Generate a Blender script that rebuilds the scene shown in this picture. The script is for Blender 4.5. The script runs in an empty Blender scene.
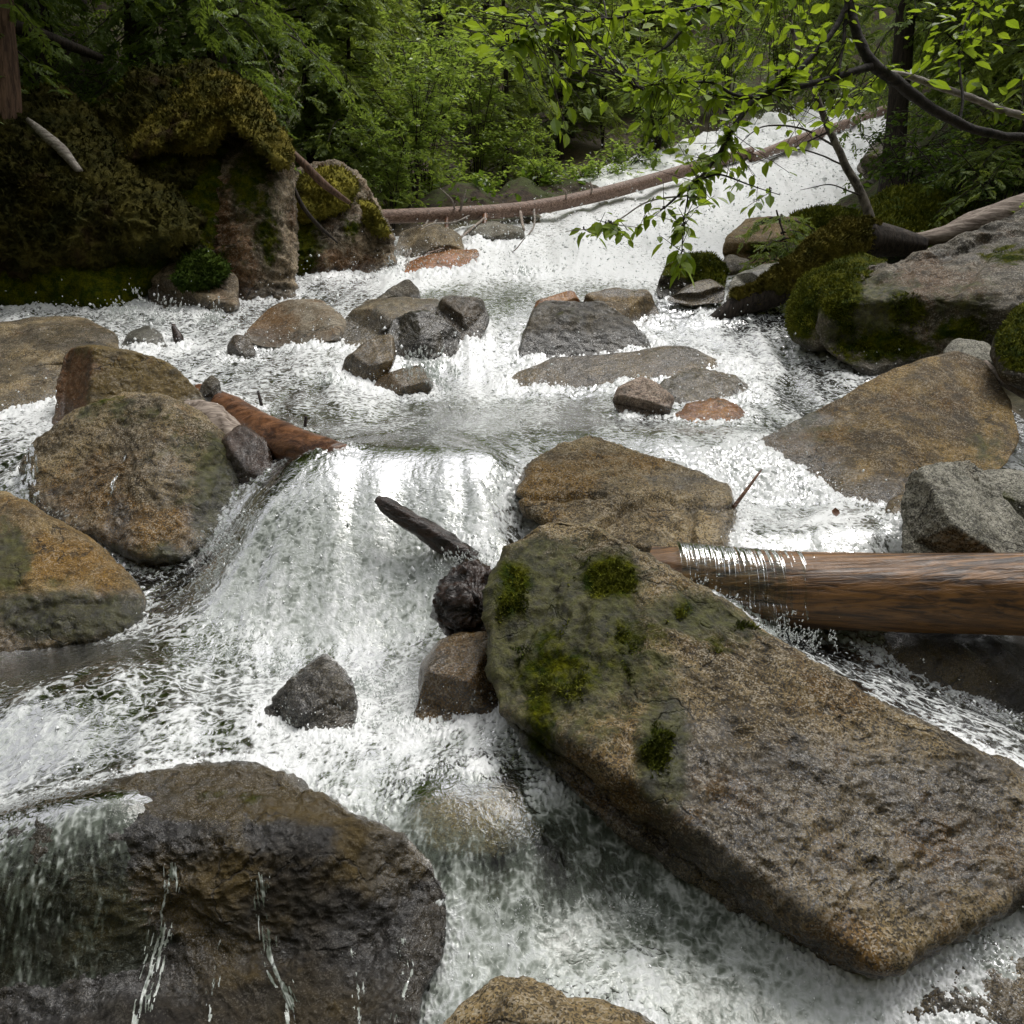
import bpy, math, random
import numpy as np
R = math.radians
rng = np.random.default_rng(7)
random.seed(7)
# ------------------------------------------------------------------ camera, sky, sun, exposure
S = bpy.context.scene
COL = S.collection
F_PX = 887.0
PITCH = R(9.1)
ZC = 2.0
cam = bpy.data.cameras.new("camera")
cam.sensor_width = 36.0
cam.lens = 36.0 * F_PX / 1024.0
cam.clip_start = 0.05
cam.clip_end = 1000
camo = bpy.data.objects.new("camera", cam)
COL.objects.link(camo)
camo.location = (0, 0, ZC)
camo.rotation_euler = (R(90) - PITCH, 0, 0)
S.camera = camo
w = bpy.data.worlds.new("World")
S.world = w
w.use_nodes = True
wn = w.node_tree
wn.nodes.clear()
SUN_EL, SUN_AZ = R(70), R(62)       # azimuth clockwise from +Y, seen from above: high, beyond the rocks and to the right
sky = wn.nodes.new("ShaderNodeTexSky")
sky.sky_type = 'NISHITA'
sky.sun_disc = False
sky.sun_elevation = SUN_EL
sky.sun_rotation = SUN_AZ
sky.dust_density = 4.0
hs = wn.nodes.new("ShaderNodeHueSaturation")
hs.inputs['Saturation'].default_value = 0.1
bg = wn.nodes.new("ShaderNodeBackground")
bg.inputs[1].default_value = 0.15
wo = wn.nodes.new("ShaderNodeOutputWorld")
wn.links.new(sky.outputs[0], hs.inputs['Color'])
wn.links.new(hs.outputs[0], bg.inputs[0])
wn.links.new(bg.outputs[0], wo.inputs[0])
sl = bpy.data.lights.new("sun", 'SUN')
sl.energy = 1.1
sl.angle = R(28)
sl.color = (1.0, 0.96, 0.9)
so = bpy.data.objects.new("sun", sl)
COL.objects.link(so)
_d = (math.sin(SUN_AZ) * math.cos(SUN_EL), math.cos(SUN_AZ) * math.cos(SUN_EL), math.sin(SUN_EL))
from mathutils import Vector, Matrix
so.rotation_euler = Vector(_d).to_track_quat('Z', 'Y').to_euler()
so.location = (0, 0, 30)
S.view_settings.view_transform = 'Standard'
S.view_settings.look = 'None'
S.view_settings.gamma = 1.0
S.view_settings.exposure = 0.5
S.cycles.use_denoising = True
S.cycles.max_bounces = 8
S.cycles.transparent_max_bounces = 12
S.cycles.caustics_reflective = False
S.cycles.caustics_refractive = False

WATER_RES = (1130, 1050)
N_DROPS = 22000
# ------------------------------------------------------------------ helpers
CP, SP = math.cos(PITCH), math.sin(PITCH)
def U(px, py, t):
    """point seen at a pixel of the photograph, t metres along the viewing axis"""
    px, py, t = np.broadcast_arrays(np.asarray(px, float), np.asarray(py, float), np.asarray(t, float))
    xc = (px - 512) / F_PX
    yc = (512 - py) / F_PX
    return np.stack([xc * t, (CP + yc * SP) * t, ZC + (yc * CP - SP) * t], -1)
def PRJ(P):
    y, z = P[..., 1], P[..., 2] - ZC
    t = y * CP - z * SP
    yc = (y * SP + z * CP) / t
    return 512 + F_PX * P[..., 0] / t, 512 - F_PX * yc, t

_perm = np.random.default_rng(3).permutation(256).astype(np.int32)
_perm = np.concatenate([_perm, _perm, _perm])
_g = np.random.default_rng(4).normal(size=(256, 3)).astype(np.float32)
_g /= np.linalg.norm(_g, axis=1)[:, None]
def pnoise(P):
    P = np.asarray(P, np.float32)
    out = np.empty(len(P), np.float32)
    for a in range(0, len(P), 200000):
        p = P[a:a + 200000]
        i = np.floor(p).astype(np.int32)
        f = p - i
        u = f * f * f * (f * (f * 6 - 15) + 10)
        i &= 255
        tot = 0
        for dx in (0, 1):
            wx = u[:, 0] if dx else 1 - u[:, 0]
            hx = _perm[i[:, 0] + dx]
            for dy in (0, 1):
                wy = u[:, 1] if dy else 1 - u[:, 1]
                hy = _perm[hx + i[:, 1] + dy]
                for dz in (0, 1):
                    wz = u[:, 2] if dz else 1 - u[:, 2]
                    g = _g[_perm[hy + i[:, 2] + dz]]
                    tot = tot + wx * wy * wz * (g[:, 0] * (f[:, 0] - dx) + g[:, 1] * (f[:, 1] - dy) + g[:, 2] * (f[:, 2] - dz))
        out[a:a + 200000] = tot
    return out * 1.5
def fbm(P, f, octv=4, gain=0.5, off=0.0, ridged=False):
    tot, amp, s = 0, 1.0, 0
    for k in range(octv):
        n = pnoise(P * f + off + 17.3 * k)
        if ridged: n = 1 - 2 * np.abs(n)
        tot = tot + amp * n
        s += amp
        amp *= gain
        f *= 2.03
    return tot / s

def new_mesh(name, V, quads=None, tris=None, smooth=True):
    me = bpy.data.meshes.new(name)
    V = np.asarray(V, np.float32)
    q = np.zeros((0, 4), np.int32) if quads is None or len(quads) == 0 else np.asarray(quads, np.int32)
    t = np.zeros((0, 3), np.int32) if tris is None or len(tris) == 0 else np.asarray(tris, np.int32)
    me.vertices.add(len(V))
    me.vertices.foreach_set('co', V.ravel())
    li = np.concatenate([q.ravel(), t.ravel()])
    me.loops.add(len(li))
    me.loops.foreach_set('vertex_index', li)
    n = len(q) + len(t)
    me.polygons.add(n)
    ls = np.concatenate([np.arange(len(q)) * 4, len(q) * 4 + np.arange(len(t)) * 3]).astype(np.int32)
    me.polygons.foreach_set('loop_start', ls)
    me.polygons.foreach_set('use_smooth', np.full(n, smooth))
    me.update(calc_edges=True)
    me.validate()
    return me
def attr(me, name, vals):
    a = me.attributes.new(name, 'FLOAT', 'POINT')
    a.data.foreach_set('value', np.asarray(vals, np.float32))
def link(name, me, mat=None, parent=None, loc=None):
    o = bpy.data.objects.new(name, me)
    COL.objects.link(o)
    if mat is not None and me is not None: me.materials.append(mat)
    if parent is not None: o.parent = parent
    if loc is not None: o.location = loc
    return o
def tag(o, label=None, cat=None, group=None, kind=None):
    if label: o['label'] = label
    if cat: o['category'] = cat
    if group: o['group'] = group
    if kind: o['kind'] = kind
    return o
def empty(name, loc, label=None, cat=None, group=None):
    o = bpy.data.objects.new(name, None)
    o.empty_display_size = 0.2
    COL.objects.link(o)
    o.location = loc
    return tag(o, label, cat, group)
def recenter(V):
    c = np.array([V[:, 0].mean(), V[:, 1].mean(), V[:, 2].min()])
    return V - c, c
def vnormals(V, quads, tris=None):
    N = np.zeros_like(V)
    q = np.asarray(quads)
    n = np.cross(V[q[:, 2]] - V[q[:, 0]], V[q[:, 3]] - V[q[:, 1]])
    for k in range(4): np.add.at(N, q[:, k], n)
    if tris is not None and len(tris):
        t = np.asarray(tris)
        n = np.cross(V[t[:, 1]] - V[t[:, 0]], V[t[:, 2]] - V[t[:, 0]])
        for k in range(3): np.add.at(N, t[:, k], n)
    return N / (np.linalg.norm(N, axis=1)[:, None] + 1e-12)
class MB:
    def __init__(s): s.V, s.Q, s.T, s.n, s.A = [], [], [], 0, []
    def add(s, V, Q=None, T=None, a=None):
        V = np.asarray(V, float).reshape(-1, 3)
        if Q is not None and len(Q): s.Q.append(np.asarray(Q) + s.n)
        if T is not None and len(T): s.T.append(np.asarray(T) + s.n)
        s.V.append(V)
        s.A.append(np.zeros(len(V)) if a is None else np.broadcast_to(a, (len(V),)))
        s.n += len(V)
    def arrays(s):
        return (np.concatenate(s.V), np.concatenate(s.Q) if s.Q else None, np.concatenate(s.T) if s.T else None)
    def build(s, name, mat, parent=None, origin=None, smooth=True, aname=None):
        V, Q, T = s.arrays()
        if origin is not None: V = V - np.asarray(origin)
        me = new_mesh(name, V, Q, T, smooth)
        if aname: attr(me, aname, np.concatenate(s.A))
        return link(name, me, mat, parent)
def smooth_path(P, n):
    """Catmull-Rom through points (any dimension), n samples"""
    P = np.asarray(P, float)
    if len(P) == 2: return P[0] + (P[1] - P[0]) * np.linspace(0, 1, n)[:, None]
    E = np.concatenate([[2 * P[0] - P[1]], P, [2 * P[-1] - P[-2]]])
    m = len(P) - 1
    s = np.linspace(0, m - 1e-9, n)
    i = s.astype(int)
    f = (s - i)[:, None]
    a, b, c, d = E[i], E[i + 1], E[i + 2], E[i + 3]
    return 0.5 * ((2 * b) + (-a + c) * f + (2 * a - 5 * b + 4 * c - d) * f * f + (-a + 3 * b - 3 * c + d) * f ** 3)
def tube_arrays(P, r, seg=8, cap=True):
    P = np.asarray(P, float)
    n = len(P)
    r = np.broadcast_to(np.asarray(r, float), (n,))
    T = np.gradient(P, axis=0)
    T /= np.linalg.norm(T, axis=1)[:, None] + 1e-12
    ref = np.array([0, 0, 1.0]) if abs(T[:, 2]).mean() < 0.8 else np.array([0, 1.0, 0])
    A = np.cross(T, ref)
    A /= np.linalg.norm(A, axis=1)[:, None] + 1e-12
    B = np.cross(A, T)
    th = np.linspace(0, 2 * np.pi, seg, endpoint=False)
    V = P[:, None] + r[:, None, None] * (np.cos(th)[None, :, None] * A[:, None] + np.sin(th)[None, :, None] * B[:, None])
    V = V.reshape(-1, 3)
    i = np.arange(n - 1)[:, None] * seg
    j = np.arange(seg)[None]
    Q = np.stack([i + j, i + seg + j, i + seg + (j + 1) % seg, i + (j + 1) % seg], -1).reshape(-1, 4)
    Tr = None
    if cap:
        V = np.concatenate([V, P[:1], P[-1:]])
        k = np.arange(seg)
        a = np.stack([np.full(seg, n * seg), k, (k + 1) % seg], -1)
        b = np.stack([np.full(seg, n * seg + 1), (n - 1) * seg + (k + 1) % seg, (n - 1) * seg + k], -1)
        Tr = np.concatenate([a, b])
    return V, Q, Tr

# ------------------------------------------------------------------ node helpers
class NT:
    def __init__(s, name):
        s.m = bpy.data.materials.new(name)
        s.m.use_nodes = True
        s.t = s.m.node_tree
        s.t.nodes.clear()
        s.out = s.t.nodes.new('ShaderNodeOutputMaterial')
    def n(s, ty, **kw):
        nd = s.t.nodes.new(ty)
        for k, v in kw.items():
            if k.startswith('i_'):
                key = k[2:]
                key = int(key) if key.isdigit() else key.replace('_', ' ')
                s.set(nd.inputs[key], v)
            else: setattr(nd, k, v)
        return nd
    def set(s, inp, v):
        if isinstance(v, bpy.types.NodeSocket): s.t.links.new(v, inp)
        elif isinstance(v, (tuple, list)) and len(v) == 3 and inp.type == 'RGBA': inp.default_value = (*v, 1)
        else: inp.default_value = v
    def math(s, op, a, b=0.0, clamp=False):
        nd = s.t.nodes.new('ShaderNodeMath')
        nd.operation = op
        nd.use_clamp = clamp
        s.set(nd.inputs[0], a)
        s.set(nd.inputs[1], b)
        return nd.outputs[0]
    def mix(s, f, a, b, blend='MIX'):
        nd = s.t.nodes.new('ShaderNodeMix')
        nd.data_type = 'RGBA'
        nd.blend_type = blend
        nd.clamp_factor = True
        s.set(nd.inputs[0], f)
        s.set(nd.inputs[6], a)
        s.set(nd.inputs[7], b)
        return nd.outputs[2]
    def ramp(s, f, lo, hi, a=0.0, b=1.0):
        nd = s.t.nodes.new('ShaderNodeMapRange')
        nd.interpolation_type = 'SMOOTHSTEP'
        s.set(nd.inputs[0], f)
        s.set(nd.inputs[1], lo)
        s.set(nd.inputs[2], hi)
        s.set(nd.inputs[3], a)
        s.set(nd.inputs[4], b)
        return nd.outputs[0]
    def noise(s, vec, scale, detail=4, rough=0.55, dist=0.0):
        nd = s.n('ShaderNodeTexNoise')
        s.set(nd.inputs['Vector'], vec)
        nd.inputs['Scale'].default_value = scale
        nd.inputs['Detail'].default_value = detail
        nd.inputs['Roughness'].default_value = rough
        nd.inputs['Distortion'].default_value = dist
        return nd.outputs[0]
    def attr(s, name):
        nd = s.n('ShaderNodeAttribute')
        nd.attribute_name = name
        return nd.outputs['Fac']
    def coord(s): return s.n('ShaderNodeTexCoord').outputs['Object']
    def stretch(s, vec, sc):
        nd = s.n('ShaderNodeMapping')
        s.set(nd.inputs['Vector'], vec)
        nd.inputs['Scale'].default_value = sc
        return nd.outputs[0]
    def bump(s, h, strength, dist, normal=None):
        nd = s.n('ShaderNodeBump')
        s.set(nd.inputs['Height'], h)
        nd.inputs['Strength'].default_value = strength
        nd.inputs['Distance'].default_value = dist
        if normal is not None: s.set(nd.inputs['Normal'], normal)
        return nd.outputs[0]
    def bsdf(s, col, rough, spec=0.5, normal=None, **kw):
        nd = s.n('ShaderNodeBsdfPrincipled')
        s.set(nd.inputs['Base Color'], col)
        s.set(nd.inputs['Roughness'], rough)
        s.set(nd.inputs['Specular IOR Level'], spec)
        if normal is not None: s.set(nd.inputs['Normal'], normal)
        for k, v in kw.items(): s.set(nd.inputs[k.replace('_', ' ')], v)
        return nd.outputs[0]
    def done(s, sh):
        s.t.links.new(sh, s.out.inputs['Surface'])
        return s.m

MOSS_G = (0.04, 0.062, 0.008)
MOSS_Y = (0.15, 0.155, 0.018)
def rock_mat(name, c1, c2, stain, grain=110.0, gamt=0.75, wet=0.3, wetcol=0.6, moss1=MOSS_G, moss2=MOSS_Y, bscale=22.0, bdist=0.012, big=2.0, spec=0.5):
    """granite: two-tone body, mineral grains, rust stain; attributes moss / stain / wet drive cover"""
    m = NT(name)
    co = m.coord()
    a_m, a_s, a_w = m.attr('moss'), m.attr('stain'), m.attr('wet')
    nb = m.noise(co, big, 8, 0.66, 0.4)
    col = m.mix(m.ramp(nb, 0.40, 0.60), c1, c2)
    ns = m.noise(co, big * 1.7, 7, 0.65, 0.6)
    st = m.ramp(m.math('ADD', ns, a_s), 0.52, 0.72)
    col = m.mix(m.math('MULTIPLY', st, 0.85), col, stain)
    # mineral grains, denser in some patches than in others
    vo = m.n('ShaderNodeTexVoronoi', i_Vector=co, i_Scale=grain * 1.7)
    gv = m.n('ShaderNodeSeparateColor', i_Color=vo.outputs['Color']).outputs[0]
    gn = m.noise(co, grain * 0.7, 5, 0.75)
    g = m.math('ADD', m.math('MULTIPLY', gv, 0.6), m.math('MULTIPLY', gn, 0.8))
    pt = m.noise(co, big * 5.5, 6, 0.7, 0.5)
    gdark = m.ramp(m.math('ADD', g, m.math('MULTIPLY', m.math('SUBTRACT', pt, 0.5), 1.0)), 0.54, 0.64, 1.0, 0.0)
    glight = m.ramp(m.math('ADD', g, m.math('MULTIPLY', m.math('SUBTRACT', pt, 0.5), 1.0)), 0.84, 0.94)
    col = m.mix(m.math('MULTIPLY', gdark, gamt), col, (0.014, 0.011, 0.008))
    col = m.mix(m.math('MULTIPLY', glight, gamt * 0.8), col, m.mix(0.6, c2, (0.62, 0.59, 0.53)))
    # hairline fractures
    wv = m.n('ShaderNodeVectorMath', operation='MULTIPLY_ADD', i_0=m.n('ShaderNodeTexNoise', i_Vector=co, i_Scale=big * 2.0, i_Detail=5.0).outputs['Color'], i_1=(0.55, 0.55, 0.55), i_2=co)
    ve = m.n('ShaderNodeTexVoronoi', feature='DISTANCE_TO_EDGE', i_Vector=wv.outputs[0], i_Scale=big * 1.1)
    fr_ = m.math('MULTIPLY', m.ramp(ve.outputs['Distance'], 0.0, 0.022, 1.0, 0.0), m.ramp(m.noise(co, big * 1.9, 3), 0.47, 0.58))
    col = m.mix(m.math('MULTIPLY', fr_, 0.75), col, (0.012, 0.009, 0.006))
    # dark algae blotches, and a thin green brown film where painted, in places standing in for shade
    al = m.ramp(m.noise(co, big * 2.6, 9, 0.72, 0.5), 0.50, 0.64)
    col = m.mix(m.math('MULTIPLY', al, 0.6), col, (0.022, 0.018, 0.010))
    fl = m.ramp(m.math('ADD', m.attr('film'), m.math('MULTIPLY', m.math('SUBTRACT', m.noise(co, 5.0, 8, 0.7, 0.4), 0.5), 1.2)), 0.3, 0.62)
    col = m.mix(m.math('MULTIPLY', fl, 0.88), col, m.mix(m.ramp(m.noise(co, 18, 7, 0.72), 0.35, 0.65), (0.012, 0.014, 0.003), (0.085, 0.088, 0.02)))
    wn_ = m.ramp(m.math('ADD', a_w, m.math('MULTIPLY', m.math('SUBTRACT', m.noise(co, 7, 6, 0.65), 0.5), 0.8)), 0.3, 0.7)
    col = m.mix(m.math('MULTIPLY', wn_, 1 - wetcol), col, (0.0, 0.0, 0.0))
    # moss
    mn = m.noise(co, 6.0, 8, 0.7)
    mm = m.ramp(m.math('ADD', a_m, m.math('MULTIPLY', m.math('SUBTRACT', mn, 0.5), 1.1)), 0.27, 0.50)
    mc = m.mix(m.ramp(m.noise(co, 9.0, 6, 0.7), 0.38, 0.62), moss1, moss2)
    mc = m.mix(m.ramp(m.noise(co, 60.0, 3), 0.35, 0.7), m.mix(0.5, mc, (0.0, 0.0, 0.0)), mc)
    col = m.mix(mm, col, mc)
    h = m.math('ADD', m.noise(co, bscale, 9, 0.72), m.math('SUBTRACT', m.math('MULTIPLY', g, 0.22), m.math('MULTIPLY', fr_, 0.5)))
    nrm = m.bump(h, 1.0, bdist * 1.7)
    nrm = m.bump(m.noise(co, bscale * 3.6, 6, 0.75, 0.3), 0.7, bdist * 0.5, nrm)
    mh = m.math('MULTIPLY', m.noise(co, 70, 4, 0.7), mm)
    nrm = m.bump(mh, 0.9, 0.03, nrm)
    ro = m.math('ADD', m.math('MULTIPLY', wn_, wet - 0.68), 0.68)
    ro = m.math('ADD', ro, m.math('MULTIPLY', m.math('SUBTRACT', m.noise(co, 40, 3), 0.5), 0.25))
    ro = m.math('MAXIMUM', ro, m.math('MULTIPLY', mm, 0.85))
    sp = m.math('MULTIPLY', m.math('ADD', spec, m.math('MULTIPLY', wn_, 0.05)), m.math('SUBTRACT', 1.0, m.math('MULTIPLY', mm, 0.8)))
    col = m.n('ShaderNodeHueSaturation', i_Color=col, i_Saturation=1.24, i_Value=0.87).outputs[0]
    cn = m.bump(m.noise(co, bscale * 0.8, 4, 0.6), 1.0, bdist * 2.2)
    cw = m.math('MULTIPLY', m.math('MULTIPLY', m.math('MULTIPLY', wn_, 0.5), m.math('SUBTRACT', 1.0, m.math('MULTIPLY', fl, 0.7))), m.math('SUBTRACT', 1.0, mm))
    return m.done(m.bsdf(col, ro, sp, nrm, Coat_Weight=cw, Coat_Roughness=0.13, Coat_Normal=cn))

M = {}
M['granite'] = rock_mat('wet_granite', (0.105, 0.075, 0.034), (0.32, 0.245, 0.135), (0.19, 0.105, 0.03), 105, 0.85, 0.2)
M['granite_gold'] = rock_mat('golden_granite', (0.17, 0.125, 0.065), (0.42, 0.33, 0.195), (0.26, 0.155, 0.05), 95, 0.8, 0.22)
M['granite_grey'] = rock_mat('grey_granite', (0.15, 0.145, 0.11), (0.36, 0.345, 0.285), (0.12, 0.10, 0.06), 90, 0.8, 0.35)
M['granite_tan'] = rock_mat('tan_granite', (0.17, 0.115, 0.05), (0.36, 0.265, 0.135), (0.25, 0.145, 0.045), 110, 0.6, 0.2)
M['granite_brown'] = rock_mat('brown_granite', (0.095, 0.062, 0.024), (0.30, 0.205, 0.085), (0.18, 0.10, 0.026), 85, 0.7, 0.2)
M['wet_dark'] = rock_mat('dark_wet_rock', (0.03, 0.024, 0.014), (0.10, 0.078, 0.042), (0.10, 0.06, 0.018), 85, 0.6, 0.12, 0.6)
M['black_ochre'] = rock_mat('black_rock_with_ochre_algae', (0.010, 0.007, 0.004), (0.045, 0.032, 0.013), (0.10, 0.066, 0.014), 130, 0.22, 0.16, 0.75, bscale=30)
M['ochre_pale'] = rock_mat('pale_ochre_rock', (0.20, 0.135, 0.05), (0.36, 0.26, 0.115), (0.26, 0.15, 0.04), 90, 0.6, 0.2, 0.9)
M['ochre'] = rock_mat('ochre_rock', (0.12, 0.08, 0.02), (0.17, 0.12, 0.04), (0.16, 0.06, 0.012), 60, 0.4, 0.25)
M['rust'] = rock_mat('rust_rock', (0.24, 0.085, 0.022), (0.55, 0.29, 0.12), (0.45, 0.15, 0.03), 70, 0.35, 0.18, 0.85)
M['rust_dark'] = rock_mat('dark_rust_rock', (0.03, 0.012, 0.005), (0.10, 0.045, 0.018), (0.12, 0.035, 0.01), 70, 0.4, 0.25)
M['pinkgrey'] = rock_mat('pinkish_granite', (0.24, 0.18, 0.14), (0.46, 0.36, 0.29), (0.16, 0.09, 0.05), 70, 0.7, 0.25)
M['smooth_tan'] = rock_mat('smooth_tan_rock', (0.17, 0.125, 0.075), (0.33, 0.29, 0.225), (0.16, 0.085, 0.03), 50, 0.4, 0.3)
M['cliff'] = rock_mat('cliff_rock', (0.13, 0.10, 0.065), (0.46, 0.37, 0.26), (0.22, 0.12, 0.06), 45, 0.55, 0.35, bscale=12, bdist=0.03, big=1.2)
M['mossrock'] = rock_mat('mossy_rock', (0.042, 0.035, 0.02), (0.20, 0.17, 0.125), (0.11, 0.06, 0.024), 60, 0.6, 0.3)

def moss_mat(name, c1, c2):
    m = NT(name)
    co = m.coord()
    c = m.mix(m.ramp(m.noise(co, 3.0, 7, 0.7), 0.35, 0.65), c1, c2)
    c = m.mix(m.ramp(m.noise(co, 1.3, 4, 0.6), 0.55, 0.7), c, (0.05, 0.028, 0.012))
    h = m.noise(co, 30, 6, 0.75)
    c = m.mix(m.ramp(h, 0.3, 0.6), m.mix(0.6, c, (0, 0, 0)), c)
    return m.done(m.bsdf(c, 0.9, 0.12, m.bump(h, 1.0, 0.06)))
M['moss_mix'] = moss_mat('moss_sprigs', (0.10, 0.135, 0.015), (0.36, 0.37, 0.04))
M['moss_yellow'] = moss_mat('yellow_moss', (0.14, 0.135, 0.02), (0.46, 0.40, 0.06))
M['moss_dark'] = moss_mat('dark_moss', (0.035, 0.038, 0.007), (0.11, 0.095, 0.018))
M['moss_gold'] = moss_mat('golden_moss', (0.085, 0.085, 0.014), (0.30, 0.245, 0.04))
M['moss_green'] = moss_mat('green_moss', (0.035, 0.07, 0.008), (0.10, 0.15, 0.015))

def bark_mat(name, c1, c2, sc=(30, 30, 4), rough=0.8, spec=0.3, d=0.02):
    m = NT(name)
    co = m.coord()
    n = m.noise(m.stretch(co, sc), 1.0, 7, 0.65, 0.5)
    c = m.mix(m.ramp(n, 0.35, 0.65), c1, c2)
    c = m.mix(m.ramp(m.noise(co, 5, 5), 0.55, 0.7), c, m.mix(0.5, c1, c2))
    return m.done(m.bsdf(c, rough, spec, m.bump(n, 0.8, d)))
M['bark_dark'] = bark_mat('dark_bark', (0.012, 0.009, 0.007), (0.055, 0.042, 0.032))
M['bark_grey'] = bark_mat('pale_bark', (0.12, 0.10, 0.085), (0.34, 0.31, 0.27), (12, 12, 40), 0.7)
M['bark_black'] = bark_mat('black_bark', (0.006, 0.005, 0.004), (0.035, 0.028, 0.022), (25, 25, 25))
M['bark_mott'] = bark_mat('mottled_bark', (0.025, 0.02, 0.014), (0.16, 0.14, 0.11), (14, 14, 9))
M['bark_red'] = bark_mat('reddish_bark', (0.05, 0.028, 0.018), (0.16, 0.095, 0.06))
M['log_red'] = bark_mat('peeled_log', (0.08, 0.045, 0.03), (0.30, 0.20, 0.15), (5, 40, 40), 0.55)
M['log_wet'] = bark_mat('wet_log', (0.022, 0.009, 0.003), (0.21, 0.098, 0.026), (1.0, 40, 40), 0.38, 0.5, 0.012)
M['wood_rust'] = bark_mat('rusty_wet_wood', (0.045, 0.016, 0.007), (0.22, 0.10, 0.045), (8, 8, 20), 0.3, 0.5)
M['wood_black'] = bark_mat('black_wet_wood', (0.006, 0.004, 0.003), (0.04, 0.02, 0.012), (9, 25, 25), 0.25, 0.5)
M['wood_bleached'] = bark_mat('bleached_wood', (0.12, 0.09, 0.07), (0.36, 0.30, 0.25), (4, 30, 30), 0.8)

def leaf_mat(name, c1, c2, trans=0.45, gloss=0.35):
    m = NT(name)
    a = m.attr('var')
    c = m.mix(a, c1, c2)
    d = m.bsdf(c, gloss, 0.45)
    tr = m.n('ShaderNodeBsdfTranslucent')
    m.set(tr.inputs[0], m.mix(0.5, c, (c2[0] * 1.7, c2[1] * 1.7, c2[2] * 0.5)))
    mx = m.n('ShaderNodeMixShader')
    mx.inputs[0].default_value = trans
    m.t.links.new(d, mx.inputs[1])
    m.t.links.new(tr.outputs[0], mx.inputs[2])
    return m.done(mx.outputs[0])
M['leaf_alder'] = leaf_mat('alder_leaf', (0.055, 0.12, 0.014), (0.24, 0.32, 0.03), 0.55)
M['leaf_shrub'] = leaf_mat('shrub_leaf', (0.085, 0.15, 0.035), (0.28, 0.37, 0.10), 0.48, 0.3)
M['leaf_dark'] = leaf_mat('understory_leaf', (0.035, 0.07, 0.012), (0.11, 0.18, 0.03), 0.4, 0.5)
M['needle'] = leaf_mat('hemlock_needle', (0.06, 0.105, 0.025), (0.20, 0.27, 0.065), 0.45, 0.55)
M['needle_light'] = leaf_mat('young_hemlock_needle', (0.08, 0.135, 0.035), (0.27, 0.33, 0.09), 0.45, 0.5)

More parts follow.
